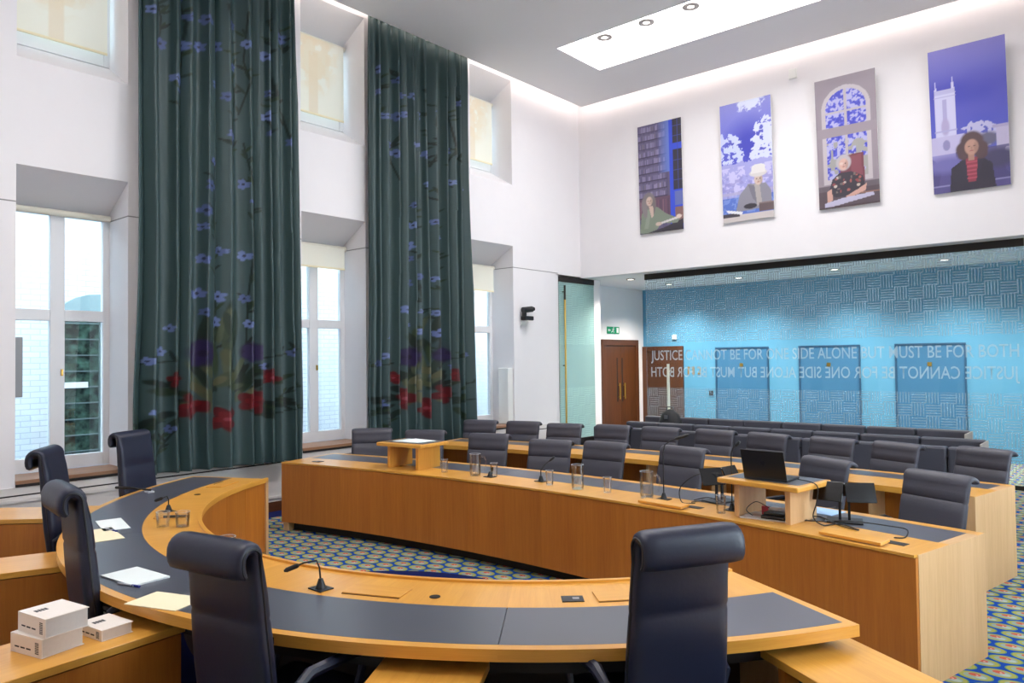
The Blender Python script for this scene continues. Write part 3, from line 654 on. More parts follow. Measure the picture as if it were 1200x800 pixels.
# open glass door leaf at the end of the window wall
t = thing('glass_door', 'open frameless glass door leaf with long brass pull, at the end of the window wall', 'door', (XW, 11.56, 0))
mb = MB(); mb.box(XW - .012, XW, 10.99, 12.14, .02, 3.29); obj('glass_leaf', mb, M['frost_y'], t)
mb = MB(); mb.box(XW - .04, XW + .01, 10.99, 12.14, 3.29, 3.395); obj('header', mb, M['bronze'], t)
for x in (XW + .06, XW - .07):
    mb = MB(); mb.tube([(x, 11.10, .3), (x, 11.10, 2.95)], .018, 10); h = obj('pull_handle', mb, M['brass'], t, smooth=True)
    mb = MB(); mb.tube([(x, 11.10, 2.95), (x, 11.10, 3.22)], .020, 10); obj('handle_top', mb, M['bronze'], h, smooth=True)
mb = MB()
for z in (3.1, 1.72, .5): mb.tube([(XW - .07, 11.10, z), (XW + .06, 11.10, z)], .010, 6)
obj('handle_bracket', mb, M['bronze'], t)

# lobby spot lights and room downlights
def downlight(x, y, z, label, energy, spot=2.3, r=.07, group='lobby ceiling downlights', ro=1.25):
    t = thing('downlight', label, 'ceiling light', (x, y, z), 0, group)
    mb = MB(); mb.lathe([(r, 0), (r * ro, 0), (r * ro, -.012), (r, -.012)], 20, (x, y, z), close=True); obj('lamp_ring', mb, M['lamp_ring'], t, smooth=True)
    mb = MB(); mb.lathe([(.001, -.003), (r, -.003), (r, -.006), (.001, -.006)], 20, (x, y, z)); obj('lamp_disc', mb, M['lamp'], t)
    if energy:
        d = bpy.data.lights.new('downlight_lamp', 'SPOT'); d.energy = energy; d.spot_size = spot; d.spot_blend = 1.0; d.shadow_soft_size = .09; d.color = (1, .93, .84)
        o = bpy.data.objects.new('downlight_lamp', d); COL.objects.link(o); o.parent = t; o.location = (0, 0, -.03)
for k, (x, y) in enumerate(((-7.65, 14.0), (-6.07, 13.9), (-4.25, 13.85), (-2.50, 13.8), (-.7, 13.8))):
    downlight(x, y, ZS, ['lobby downlight nearest the wooden door', 'second lobby downlight from the wooden door', 'lobby downlight in the middle of the blue wall', 'lobby downlight before the last blue door', 'lobby downlight beyond the right edge of the glass'][k], SPOT)
downlight(-7.70, 12.55, ZS, 'bright downlight in the open gap beside the glass partition', SPOT * .6)
for k, (x, y) in enumerate(((-6.39, 9.75), (-5.63, 9.74), (-4.89, 9.73))): downlight(x, y, ZR + .297, 'downlight in the ceiling trough, ' + ['first from its left end', 'second from its left end', 'third from its left end'][k], ROOMSPOT, 1.6, .05, 'downlights in the ceiling trough', 2.5)

# wall camera and radiator casings
t = thing('wall_camera', 'black remote conference camera on a small white wall bracket', 'camera', (XW, 9.95, 2.55))
mb = MB(); mb.box(XW, XW + .16, 9.88, 10.02, 2.50, 2.52); mb.box(XW, XW + .02, 9.88, 10.02, 2.44, 2.50); obj('bracket', mb, M['white'], t)
mb = MB(); mb.box(XW + .03, XW + .14, 9.84, 10.08, 2.525, 2.60, 1); obj('camera_base', mb, M['black'], t, bevel=.015)
mb = MB(); mb.box(XW + .05, XW + .12, 9.86, 9.90, 2.60, 2.70); obj('yoke', mb, M['black'], t)
mb = MB(); mb.tube([(XW + .085, 9.84, 2.70), (XW + .12, 10.05, 2.725)], .052, 14); h = obj('camera_head', mb, M['black'], t, smooth=True)
mb = MB(); mb.tube([(XW + .12, 10.05, 2.725), (XW + .127, 10.09, 2.73)], .036, 12); obj('lens', mb, M['blackgloss'], h, smooth=True)
t = thing('radiator_casing', 'tall white casing box standing in the last window recess', 'casing', (-8.45, 9.64, .735))
mb = MB(); mb.box(-8.56, -8.33, 9.56, 9.685, .74, 1.70); obj('casing_body', mb, M['white'], t, bevel=.01)
t = thing('speaker_box', 'slim grey speaker box on the near side of the first window', 'speaker', (-8.5, 2.33, 1.52))
mb = MB(); mb.box(-8.66, -8.50, 2.285, 2.40, 1.53, 2.13); obj('box_body', mb, plain('grey_box', '#8d8f93', .5), t, bevel=.008)

# ------------------------------------------------------------------ posters
def poster(n, xl, xr, lean, label, fn):
    W, H_ = xr - xl, 1.95; nx, nz = 88, 192; u = np.linspace(0, W, nx); v = np.linspace(0, H_, nz); U, V = np.meshgrid(u, v)
    p = Paint(U / W, V / W, '#888888'); fn(p); p.c = p.c * .90 + np.array([.045, .04, .05])       # pale lilac wash paints in a glossy reflection; print coordinates: 0..1 across, 0..2.2 up
    t = thing('poster', label, 'poster', ((xl + xr) / 2, YB - .02, 4.08), 0, 'portrait posters on the back wall')
    t.rotation_euler = (lean, 0, 0)
    P = np.stack([U - W / 2, np.full_like(U, -.021), V], -1)
    mb = MB(); mb.box(-W / 2, W / 2, -.02, 0, 0, H_); obj('backing_board', mb, M['white'], t, world=False)
    o = bpy.data.objects.new('print', grid_mesh('print', P, p.c, M['print'])); COL.objects.link(o); o.parent = t
def face(p, x, y, r, skin, hair, hairpts=None, shade='#5a3c30'):
    p.ell(x, y, r * .78, r, skin, 0, .2); p.ell(x - r * .3, y + r * .12, r * .14, r * .08, '#3a2a28', 0, .4); p.ell(x + r * .3, y + r * .12, r * .14, r * .08, '#3a2a28', 0, .4)
    p.ell(x, y - r * .45, r * .26, r * .07, '#9a5a55', 0, .4); p.ell(x + .02 * r, y - r * .12, r * .1, r * .18, shade, 0, .6, .35); p.ell(x + r * .5, y - r * .1, r * .25, r * .7, shade, 0, .8, .35)
def art1(p):
    p.put(np.ones_like(p.U), '#4b4663'); p.put(p.noise(40, 2, 1) > .5, '#5c5573', .6)
    for k in range(9):
        y = .72 + k * .17; p.rect(0, .62, y + .02, y + .135, '#5f5878', .9)
        rg = np.random.RandomState(k); x = 0
        while x < .6:
            w_ = rg.uniform(.02, .05); p.rect(x, x + w_ * .85, y + .02, y + rg.uniform(.10, .135), ['#6a6284', '#7d7596', '#544d6e', '#847c9c', '#665e72'][rg.randint(5)]); x += w_
        p.rect(0, .66, y, y + .02, '#2c2745')
    p.put(np.clip((p.U - .45) / .25, 0, 1) * (p.U < .72) * (p.V > 1.2), '#5f7fd0', .8)
    p.rect(0, .72, .30, .72, '#5a3f52'); 
    for k in range(12): p.rect(.02 + k * .058, .05 + k * .058, .34, .66, ['#7a5560', '#6a4856', '#4c3648'][k % 3])
    p.rect(.72, 1, 0, 2.3, '#1742c8'); p.rect(.80, 1, 1.75, 2.3, '#10131f'); p.rect(.80, 1, .82, 1.62, '#10131f'); p.rect(.82, 1, .50, .78, '#5a68a8')
    for y in (1.0, 1.2, 1.4, 1.9, 2.1): p.rect(.80, 1, y, y + .012, '#2c3c8c')
    p.rect(.90, .91, .82, 2.3, '#2c3c8c'); p.rect(.82, 1, .12, .46, '#7d5a52')
    p.poly([(0, 0), (1, 0), (1, .22), (.55, .08), (.2, .02)], '#141416')
    p.poly([(.0, .02), (.05, .42), (.18, .56), (.42, .52), (.62, .36), (.92, .22), (.86, .14), (.5, .18), (.40, .06), (.15, 0)], '#76836f'); p.poly([(.1, .1), (.2, .5), (.28, .5), (.2, .1)], '#8b9683', .7)
    p.ell(.22, .67, .145, .17, '#77706f', 0, .25); p.ell(.12, .52, .06, .20, '#7d7675', .15, .3); p.ell(.33, .54, .05, .18, '#6b6462', -.15, .3); face(p, .235, .66, .095, '#c7ad9d', '#555')
    p.poly([(.22, .56), (.32, .56), (.33, .36), (.28, .3)], '#c4aa9a'); p.poly([(.45, .15), (.95, .24), (.97, .29), (.5, .20)], '#cfcac6'); p.ell(.9, .27, .06, .04, '#d8c4b6'); p.ell(.44, .17, .07, .04, '#c4ac9c')
def art2(p):
    p.c[:] = S('#4d55c4'); p.put(np.clip((p.V - 1.3) / .9, 0, 1), '#7f82d2'); p.ell(.55, 1.45, .35, .38, '#2c36b0', 0, 1.2)
    n1 = p.noise(10, 10, 2) * .45 + p.noise(24, 24, 3) * .3 + p.noise(50, 50, 12) * .25
    p.put((np.hypot(p.U + .02, (p.V - 1.30) * 1.1) < .38 + .18 * n1) & (n1 > .46), '#c4cdf0'); p.put((np.hypot(p.U - 1.08, (p.V - 1.30) * .8) < .42 + .18 * n1) & (n1 > .40), '#cdd4f2'); p.put(np.clip((.05 + .40 * n1 - np.hypot(p.U - .62, (p.V - 2.22) * 1.4)) * 14, 0, 1), '#d9dff5')
    p.put((p.V < 1.06 + .12 * n1), '#9b9cd6'); p.put((p.V < 1.04) & (n1 > .5), '#c0bde4'); p.put((p.V < .85) & (p.noise(18, 18, 9) > .55), '#8784c4', .7)
    p.rect(0, 1, .12, .46, '#4a6cc0'); p.put((p.V < .5) & (p.V > .15) & (n1 > .5), '#7f9ad8', .6); p.rect(.0, 1, .50, .56, '#a9a4c8', .8)
    p.poly([(.26, .18), (.34, .48), (.52, .68), (.86, .66), (.96, .5), (.96, .2)], '#84838e'); p.poly([(.60, .66), (.74, .66), (.78, .3), (.68, .24)], '#a7a09c'); p.poly([(.52, .66), (.64, .64), (.68, .3), (.6, .4)], '#6f6e79')
    face(p, .72, .74, .105, '#c9b4a4', '#444'); p.ell(.72, .86, .17, .07, '#cfcbc8', 0, .15); p.poly([(.58, .86), (.60, 1.0), (.68, 1.03), (.78, 1.03), (.85, 1.0), (.86, .86)], '#dedbd8')
    p.rect(0, 1, 0, .13, '#c8c0bc'); p.rect(0, .34, .09, .16, '#2d2b30'); p.ell(.55, .26, .13, .05, '#1c1c20'); p.poly([(.06, .24), (.4, .17), (.38, .12), (.1, .18)], '#dfe0e4'); p.rect(.72, 1, .14, .30, '#5a4a48'); p.rect(.72, 1, .28, .30, '#7a6a66')
def art3(p):
    p.c[:] = S('#8b8088'); p.put(p.noise(3, 6, 2), '#978c92', .5)
    arch = ((p.V < 1.72) | (np.hypot(p.U - .5, (p.V - 1.72) * 1.05) < .40)) & (np.abs(p.U - .5) < .40) & (p.V > .42); p.put(arch, '#b9b1b4')
    inn = ((p.V < 1.72) | (np.hypot(p.U - .5, (p.V - 1.72) * 1.05) < .33)) & (np.abs(p.U - .5) < .33) & (p.V > .5)
    n1 = p.noise(22, 22, 4) * .6 + p.noise(45, 45, 6) * .4; p.put(inn, '#4a52c4'); p.put(inn & (n1 > .52), '#a9a9d4'); p.put(inn & (n1 < .36), '#2a36b4'); p.put(inn & (p.V < 1.15) & (p.noise(16, 16, 8) > .55), '#9b9a94')
    p.put(inn & (np.abs(p.U - .5) < .025), '#b3abae'); p.put(inn & (np.abs(p.V - 1.66) < .022), '#b3abae'); p.rect(.0, 1, 1.24, 1.40, '#93888e'); p.rect(0, 1, .3, .40, '#5d5358'); p.rect(0, 1, 0, .3, '#4c3f42')
    p.poly([(.36, .45), (.40, .88), (.76, .90), (.78, .4)], '#6d3038'); p.poly([(.56, .5), (.56, .86), (.73, .87), (.74, .5)], '#7f3e46')
    p.poly([(.16, .26), (.24, .5), (.36, .60), (.56, .60), (.74, .5), (.78, .3), (.66, .2), (.3, .18)], '#241f24')
    rg = np.random.RandomState(1)
    for k in range(26): p.ell(rg.uniform(.24, .7), rg.uniform(.24, .56), rg.uniform(.015, .035), rg.uniform(.012, .03), ['#8a3a34', '#6b6258', '#a0564a', '#c4b6a8'][k % 4])
    p.poly([(.66, .28), (.80, .36), (.78, .24), (.5, .14), (.45, .18)], '#c99c8c'); p.poly([(.14, .3), (.22, .34), (.24, .14), (.14, .1)], '#c99c8c')
    p.ell(.435, .77, .125, .14, '#b4aeb0', 0, .2); face(p, .435, .74, .10, '#d0a898', '#ccc'); p.ell(.40, .755, .03, .022, '#d8c0b4', 0, .5); 
    p.poly([(.1, .10), (.4, .16), (.9, .2), (.92, .14), (.3, .04), (.1, .02)], '#b7b4cc'); p.rect(0, 1, .0, .035, '#3c2c28'); p.rect(.7, 1, .2, .225, '#8a6250')
def art4(p):
    p.c[:] = S('#3a44b0'); p.put(np.clip((p.V - 1.55) / .65, 0, 1), '#7f7ac4'); p.put(np.exp(-((p.V - 1.5) / .2) ** 2), '#2730a4', .8); p.put(np.clip((1.2 - p.V) / .5, 0, 1), '#5560c0', .6); p.put(p.noise(3, 5, 1), '#6a66bc', .25)
    T_ = '#c7c6e4'
    p.rect(.06, .34, .60, 1.52, T_); p.poly([(.06, 1.5), (.08, 1.70), (.105, 1.5)], T_); p.poly([(.28, 1.5), (.31, 1.74), (.345, 1.5)], T_); p.rect(.06, .34, 1.50, 1.56, '#b2b1d8'); p.rect(.165, .225, 1.0, 1.42, '#9a94c6', .8); p.ell(.195, 1.0, .055, .13, '#a99fc8', 0, .4)
    for y in (.8, .93, 1.45): p.rect(.05, .35, y, y + .015, '#a5a3d0')
    p.rect(0, .42, .52, .86, '#b9b4d8'); p.ell(.2, .72, .05, .08, '#8a86b6'); p.rect(0, 1, .40, .58, '#8f8cc4')
    n1 = p.noise(30, 30, 5); p.put((np.hypot(p.U - .62, (p.V - .80) * 1.2) < .20 + .08 * n1) & (n1 > .3), '#b6b4d8'); p.ell(.74, .72, .13, .10, '#5c5c74', 0, .5); p.rect(.84, 1, .36, .90, '#b5aecb'); p.rect(.80, 1, .86, .90, '#a39cc0')
    p.rect(0, 1, .0, .46, '#4b4680'); p.put((p.V < .6) & (p.V > .1) & (p.noise(8, 3, 3) > .45), '#3d3a72', .8); p.ell(.2, .42, .3, .12, '#6a66a8', 0, .8); p.ell(.85, .42, .25, .14, '#3b3a5c', 0, .6); p.rect(0, 1, .1, .115, '#8884b4')
    p.poly([(.22, 0), (.25, .36), (.40, .46), (.66, .46), (.78, .36), (.82, 0)], '#1c1c28'); p.poly([(.44, .48), (.60, .48), (.58, .12), (.47, .12)], '#8c2c3c')
    for y in (.16, .22, .28, .34, .40): p.rect(.45, .59, y, y + .025, '#b04a58')
    p.poly([(.44, .48), (.36, .44), (.46, .1)], '#20202e'); p.poly([(.60, .48), (.68, .44), (.57, .1)], '#20202e')
    for cx, cy, r in ((.53, .72, .15), (.43, .62, .11), (.63, .60, .11), (.42, .54, .08), (.65, .52, .08)): p.ell(cx, cy, r, r, '#4d3835', 0, .25)
    p.rect(.48, .56, .44, .56, '#a8806e'); face(p, .525, .635, .115, '#b98f7c', '#432')
for n, a in enumerate([(-6.937, -6.067, .02, 'leftmost portrait poster, long-haired person in green writing beside bookshelves', art1), (-5.337, -4.476, .035, 'portrait poster of person in white hat and grey jacket under pale trees', art2), (-3.774, -2.913, .06, 'portrait poster of grey-haired person seated before an arched window', art3), (-2.218, -1.320, .10, 'rightmost portrait poster, curly-haired person in dark jacket with white tower', art4)]): poster(n, *a)

# ------------------------------------------------------------------ desks
CJ = (-3.95, 4.87)
jd = thing('judges_desk', 'large horseshoe oak desk with dark leather top, nearest the viewer', 'desk', (CJ[0], CJ[1] - 3.0, 0))
SEC = [-155.5, -139.5, -111.0, -82.5, -53.5, -28.5]
for i, (a, b) in enumerate(zip(SEC, SEC[1:])):
    e0 = .75 if i == 0 else .03; e1 = .75 if i == 4 else .03
    obj('inner_band', MB().arc(CJ, 2.625, 2.972, .71, .75, a, b, 20, 'rad'), M['oak'], jd, smooth=True)
    obj('leather_inlay', MB().arc(CJ, 2.972, 3.40, .71, .7505, a + e0, b - e1, 20), M['inlay'], jd, smooth=True)
    obj('outer_edge', MB().arc(CJ, 3.40, 3.445, .702, .75, a, b, 20, 'tan'), M['oak'], jd, smooth=True)
    obj('rail', MB().arc(CJ, 2.60, 2.625, .72, .762, a, b, 20, 'tan'), M['oak'], jd, smooth=True)
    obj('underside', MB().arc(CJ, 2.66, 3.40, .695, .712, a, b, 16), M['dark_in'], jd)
for a, b in ((-155.5, -154.7), (-29.3, -28.5)): obj('end_strip', MB().arc(CJ, 2.972, 3.40, .71, .75, a, b, 2, 'rad'), M['oak'], jd)
npan = 16
for k in range(npan):
    a = -155.5 + 127 * k / npan; b = -155.5 + 127 * (k + 1) / npan
    obj('veneer_panel', MB().arc(CJ, 2.615, 2.64, .08, .72, a + .02, b - .02, 4, 'z'), M['oak_front_shaded'], jd, smooth=True)
for a, s in ((-155.5, 1), (-28.5, -1)):
    obj('end_panel', MB().arc(CJ, 2.60, 3.10, 0, .74, a, a + s * .8, 1, 'z'), M['oak_end_lit'], jd)
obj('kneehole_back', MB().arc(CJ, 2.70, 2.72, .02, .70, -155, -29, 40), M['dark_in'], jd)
obj('cable_tray', MB().arc(CJ, 3.28, 3.30, .60, .69, -154, -30, 40), M['blackgap'], jd)
def pol(c, r, a): a = math.radians(a); return (c[0] + r * math.cos(a), c[1] + r * math.sin(a))
def hatch(c, r, a, w_, d_, parent, lift=0, up_in=True):
    x, y = pol(c, r, a); T = RZ((x, y, .75), math.radians(a) + PI / 2)
    mb = MB(); mb.box(-w_ / 2, w_ / 2, -d_ / 2, d_ / 2, .001, .006 + lift, 0, T); obj('hatch_lid', mb, M['oak'], parent, bevel=.001)
    mb = MB(); sg = -1 if up_in else 1; mb.box(-w_ / 2, w_ / 2, sg * d_ / 2 - .006, sg * d_ / 2 + .006, .0005, .0025, 0, T); obj('finger_slot', mb, M['skirt'], parent)
for r, a, s in ((2.84, -66.5, 1), (2.84, -42.5, 1), (2.84, -95, 1), (2.84, -122, 1), (2.84, -148, 1)): hatch(CJ, r, a, .30, .14, jd)
def socket(c, r, a, parent, s=.06):
    x, y = pol(c, r, a); T = RZ((x, y, .75), math.radians(a) + PI / 2); mb = MB(); mb.box(-s, s, -.04, .04, .0, .004, 0, T); o = obj('socket_plate', mb, M['metal'], parent)
    mb = MB(); mb.box(.0, .03, -.012, .012, .004, .006, 0, T); obj('socket_insert', mb, M['chrome'], o)
def grommet(c, r, a, parent):
    x, y = pol(c, r, a); obj('cable_grommet', MB().lathe([(.001, .001), (.026, .001), (.026, .003), (.001, .003)], 14, (x, y, .75)), M['bronze'], parent)
socket(CJ, 2.863, -47.7, jd, .05); socket(CJ, 2.89, -149.4, jd, .07); grommet(CJ, 2.86, -60.5, jd); grommet(CJ, 2.83, -138, jd)
mb = MB(); mb.arc(CJ, 3.446, 3.449, .708, .735, -73.5, -69.0, 4); obj('edge_slot', mb, M['black'], jd)
# side return cabinets
RETL = ['low oak side return behind the farthest judge chair, by the window', 'low oak side return between the two chairs on the left', 'low oak side return carrying three white books', 'low oak side return behind the middle of the desk front', 'low oak side return running out from the right end of the desk']
for k, a in enumerate((-136, -110.4, -84, -58, -31.2)):
    L0, L1 = 3.30, (4.7 if k != 4 else 4.9); x, y = pol(CJ, L0, a); T = RZ((x, y, 0), math.radians(a))
    t = thing('side_return', RETL[k], 'cabinet', (x, y, 0), math.radians(a), 'low side returns behind the horseshoe desk'); hw = .215 if k else .25
    mb = MB(); mb.box(0, L1 - L0, -hw, hw, .615, .65, 0); obj('return_top', mb, M['oak'], t, world=False, bevel=.003)
    if k < 3:
        mb = MB(); mb.box(.02, L1 - L0, -hw + .004, hw - .004, .06, .61, 2); obj('cabinet_or_void', mb, M['oak_front_shaded'], t, world=False)
        mb = MB(); mb.box(.04, L1 - L0, -hw + .03, hw - .03, 0, .06); obj('plinth', mb, M['blackgap'], t, world=False)
    else:
        mb = MB(); mb.box(.10, .14, -hw + .01, hw - .01, 0, .615, 2); mb.box(L1 - L0 - .04, L1 - L0, -hw + .01, hw - .01, 0, .615, 2); obj('side_panel', mb, M['oak_front_shaded'], t, world=False)
        mb = MB(); mb.box(.16, L1 - L0 - .06, -hw + .06, hw - .04, .03, .60); obj('cabinet_or_void', mb, plain('dark_void', '#23262e', .6), t, world=False)  # dark box stands in for the open shaded void under the top

CC = (-4.12, -8.30)
def counsel_desk(name, label, R0, R1, a0, a1, l0, l1, front_full):
    xm, ym = pol(CC, (R0 + R1) / 2, 90); t = thing(name, label, 'desk', (xm, ym, 0)); n = 5
    for k in range(n):
        a = a0 + (a1 - a0) * k / n; b = a0 + (a1 - a0) * (k + 1) / n; ga = .25 if k == 0 else 0; gb = .25 if k == n - 1 else 0
        obj('front_band', MB().arc(CC, R0 + .029, l0, .71, .75, a, b, 8, 'rad'), M['oak'], t, smooth=True)
        obj('leather_inlay', MB().arc(CC, l0, l1, .71, .7505, a + ga + .005, b - gb - .005, 8), M['inlay'], t, smooth=True)
        obj('back_band', MB().arc(CC, l1, R1, .71, .75, a, b, 8, 'tan'), M['oak'], t, smooth=True)
        obj('front_rail', MB().arc(CC, R0, R0 + .03, .737 if front_full else .705, .753, a, b, 8, 'tan'), M['oak'], t, smooth=True)
    for a, s in ((a0, 1), (a1, -1)):
        obj('end_strip', MB().arc(CC, l0, l1, .71, .75, a, a + s * .25, 1, 'rad'), M['oak_end_lit'], t)
        obj('end_panel', MB().arc(CC, R0 + (.036 if front_full else -.001), R1 + .001, 0, .7485, a - s * .025, a + s * .22, 1, 'z'), M['oak_end_lit'], t)
        if front_full: obj('end_post', MB().arc(CC, R0 + .0365, R0 + .10, 0, .12, a + s * .22, a + s * .30, 1, 'z'), M['oak_end_lit'], t)
    if front_full:
        npn = 15
        for k in range(npn):
            a = a0 - .02 + (a1 - a0 + .04) * k / npn; b = a0 - .02 + (a1 - a0 + .04) * (k + 1) / npn
            obj('veneer_panel', MB().arc(CC, R0 + .008, R0 + .035, .10, .733, a + .002, b - .002, 3, 'z'), M['oak_front_shaded'], t, smooth=True)
        obj('plinth', MB().arc(CC, R0 + .12, R0 + .14, 0, .12, a0 + .3, a1 - .3, 30), M['blackgap'], t)
    else:
        npn = 8
        for k in range(npn):
            a = a0 + .22 + (a1 - a0 - .44) * k / npn; b = a0 + .22 + (a1 - a0 - .44) * (k + 1) / npn
            obj('modesty_panel', MB().arc(CC, R0 + .30, R0 + .32, .08, .705, a, b, 4, 'z'), M['oak_front_shaded'], t, smooth=True)
            if k: obj('support', MB().arc(CC, R0 + .06, R0 + .30, 0, .705, a - .07, a + .07, 1, 'z'), M['oak_end_lit'], t)
    return t
cd = counsel_desk('counsel_desk', 'long curved oak desk with closed front and dark leather strip, middle of room', 13.18, 14.04, 76.30, 103.70, 13.585, 13.955, True)
c2 = counsel_desk('second_row_desk', 'long curved oak desk behind the first row of chairs, open underneath', 15.24, 16.05, 78.35, 101.65, 15.69, 15.96, False)
grommet(CC, 13.37, 102.4, cd); grommet(CC, 13.40, 78.2, cd); socket(CC, 13.38, 102.2, cd, .05)

# ------------------------------------------------------------------ chairs
def swivel_base(t, m_, zc=.42):
    mb = MB(); mb.tube([(0, 0, .10), (0, 0, zc)], .03, 10); obj('column', mb, M['metal'], t, world=False, smooth=True)
    for k in range(5):
        a = 2 * PI * k / 5 + .3; ca, sa = math.cos(a), math.sin(a)
        mb = MB(); mb.tube([(0, 0, .11), (.14 * ca, .14 * sa, .095), (.29 * ca, .29 * sa, .07)], [.026, .022, .016], 8); l = obj('leg', mb, M['metal'], t, world=False, smooth=True)
        mb = MB(); mb.tube([(.29 * ca - .02 * sa, .29 * sa + .02 * ca, .028), (.29 * ca + .02 * sa, .29 * sa - .02 * ca, .028)], .028, 10); obj('castor', mb, M['black'], l, world=False, smooth=True)
def seat(t, mat, hw=.25):
    mb = MB(); mb.sweep([(-.27, .455, .005, hw * .8), (-.265, .455, .03, hw * .95), (-.22, .465, .045, hw), (-.05, .465, .05, hw), (.12, .455, .05, hw), (.19, .455, .04, hw * .96), (.205, .455, .01, hw * .85)], 24, 6); obj('seat', mb, mat, t, world=False, smooth=True, ang=60)
def judge_chair():
    t = thing('judge_chair', 'x', 'chair', (0, 0, 0), 0, 'high-backed navy leather chairs at the horseshoe desk'); mat = M['leather_navy']
    sp = [(.215, .40, .008, .18), (.217, .405, .03, .195), (.225, .45, .036, .202), (.240, .55, .040, .206), (.256, .68, .042, .206), (.268, .80, .042, .203), (.276, .885, .040, .200), (.277, .90, .035, .199), (.279, .915, .040, .200), (.286, .99, .038, .198), (.295, 1.06, .035, .197)]
    cy, cz, r = .345, 1.136, .040; RING = []
    flap = [(cy + r * math.cos(math.radians(th)), cz + r * math.sin(math.radians(th))) for th in range(190, -10, -20)] + [(cy + r + .001, cz - .018), (cy + r - .001, cz - .034), (cy + r - .006, cz - .048), (cy + r - .016, cz - .058)]
    for k, (y_, z_) in enumerate(flap): sp.append((y_, z_, .027 if k < 12 else (.024 if k < 13 else .014), .199 + .0016 * min(k, 5))); RING.append((y_, z_))
    mb = MB().sweep(sp, 32, 10); back = obj('backrest', mb, mat, t, world=False, smooth=True, ang=60)
    for s in (-1, 1):
        mb = MB(); mb.tube([(s * (p[3] - .002), p[0], p[1]) for p in sp[1:11]] + [(s * .2045, y_, z_) for y_, z_ in RING[1:]], .006, 6); obj('piping', mb, M['piping'], back, world=False, smooth=True)
        mb = MB(); mb.tube([(s * .21, .21, .50), (s * .255, .20, .62), (s * .26, .12, .665), (s * .26, -.12, .66), (s * .255, -.20, .63), (s * .24, -.16, .50), (s * .20, -.08, .44)], [.014, .018, .024, .024, .02, .016, .014], 8); obj('armrest', mb, M['leather_navy'], t, world=False, smooth=True)
    seat(t, mat, .22); swivel_base(t, mat); return t
def counsel_chair():
    t = thing('counsel_chair', 'x', 'chair', (0, 0, 0), 0, 'low-backed charcoal leather chairs'); mat = M['leather_grey']
    sp = [(.165, .42, .008, .20), (.167, .425, .028, .232), (.185, .50, .034, .240), (.215, .62, .036, .244), (.240, .74, .036, .246), (.255, .805, .034, .245), (.259, .82, .022, .244), (.263, .835, .034, .245), (.275, .885, .033, .246), (.285, .92, .030, .247)]
    cy, cz, r = .330, .938, .044
    for k, th in enumerate(range(185, 5, -20)):
        a = math.radians(th); sp.append((cy + (r + .003 * max(0, k - 4)) * math.cos(a), cz + r * math.sin(a), .030 - .0010 * k, .247 + .001 * k))
    mb = MB().sweep(sp, 28, 8); back = obj('backrest', mb, mat, t, world=False, smooth=True, ang=60)
    for s in (-1, 1):
        mb = MB(); mb.tube([(s * .24, .19, .50), (s * .275, .20, .62), (s * .28, .10, .655), (s * .28, -.12, .65), (s * .27, -.19, .62), (s * .24, -.15, .50), (s * .2, -.08, .44)], [.013, .016, .02, .02, .018, .014, .012], 8); obj('armrest', mb, M['metal'], t, world=False, smooth=True)
    seat(t, mat, .24); swivel_base(t, mat); return t
jc = judge_chair(); kc = counsel_chair()
used = set()
def place(proto, top, face_, label, group=None, off=.345, sc=1.0):
    d = Vector((face_[0], face_[1])).normalized(); rz = math.atan2(d.x, -d.y)
    loc = (top[0] + d.x * off, top[1] + d.y * off, 0)
    if proto.name not in used:
        used.add(proto.name); o = proto; o.location = loc; o.rotation_euler = (0, 0, rz); o['label'] = label; XF[o.name] = RZ(loc, rz)
    else: o = dup(proto, loc, rz, label)
    if sc != 1: o.scale = (1, 1, sc)
    if group: o['group'] = group
    return o
place(jc, (-2.665, 1.375), (-.18, .98), 'high navy leather chair seen from behind, left of the two nearest, centre left of picture')
place(jc, (-1.27, 2.43), (-.87, .49), 'high navy leather chair seen from behind against the right end of the horseshoe desk', sc=1.035)
place(jc, (-4.10, 1.335), (.12, .99), 'high dark leather chair seen side-on behind the white books', sc=1.05)
place(jc, (-5.95, 1.82), (.58, .81), 'high dark leather chair seen side-on, between two low returns by the first window', sc=1.055)
place(jc, (-7.10, 2.86), (.90, .43), 'high dark leather chair facing the viewer at the far left tip of the horseshoe desk', sc=1.03)
R1L = ['grey chair at the far left end of the counsel desk, under the middle window', 'grey chair directly behind the small lectern with papers', 'grey chair behind the first jug with a handle', 'grey chair behind the short microphone, middle of the counsel desk', 'grey chair behind the second water jug', 'grey chair behind the tall thin microphone and open hatch', 'grey chair immediately behind the laptop stand', 'large near grey chair at the right end of the counsel desk']
R1P = [(-7.43, 5.91), (-6.68, 6.13), (-5.74, 6.26), (-4.93, 6.36), (-4.18, 6.30), (-3.355, 6.38), (-2.03, 6.34), (-1.16, 6.04)]
for k, (x, y) in enumerate(R1P): place(kc, (x, y), (-4.1 - x + [.8, -.2, -.3, .3, 0, .2, 0, 1.2][k], 2.0 - y), R1L[k], 'charcoal leather chairs of the first counsel row', .33, 1.0 if k != 3 else .97)
R2L = ['grey second-row chair nearest the farthest curtain', 'grey second-row chair below the wall camera', 'grey second-row chair in front of the brass door pull', 'grey second-row chair at the left end of the first bench', 'grey second-row chair in front of the first bench, next right of its left end', 'grey second-row chair above the tall thin microphone', 'grey second-row chair just left above the laptop screen', 'grey second-row chair just right above the laptop screen', 'grey second-row chair above the double black screen stand', 'grey second-row chair nearest the right end of the back desk']
R2P = [(-7.27, 7.74), (-6.60, 7.90), (-5.91, 7.93), (-5.26, 8.10), (-4.61, 8.18), (-3.91, 8.23), (-3.25, 8.17), (-2.53, 8.10), (-1.89, 7.99), (-1.15, 7.95)]
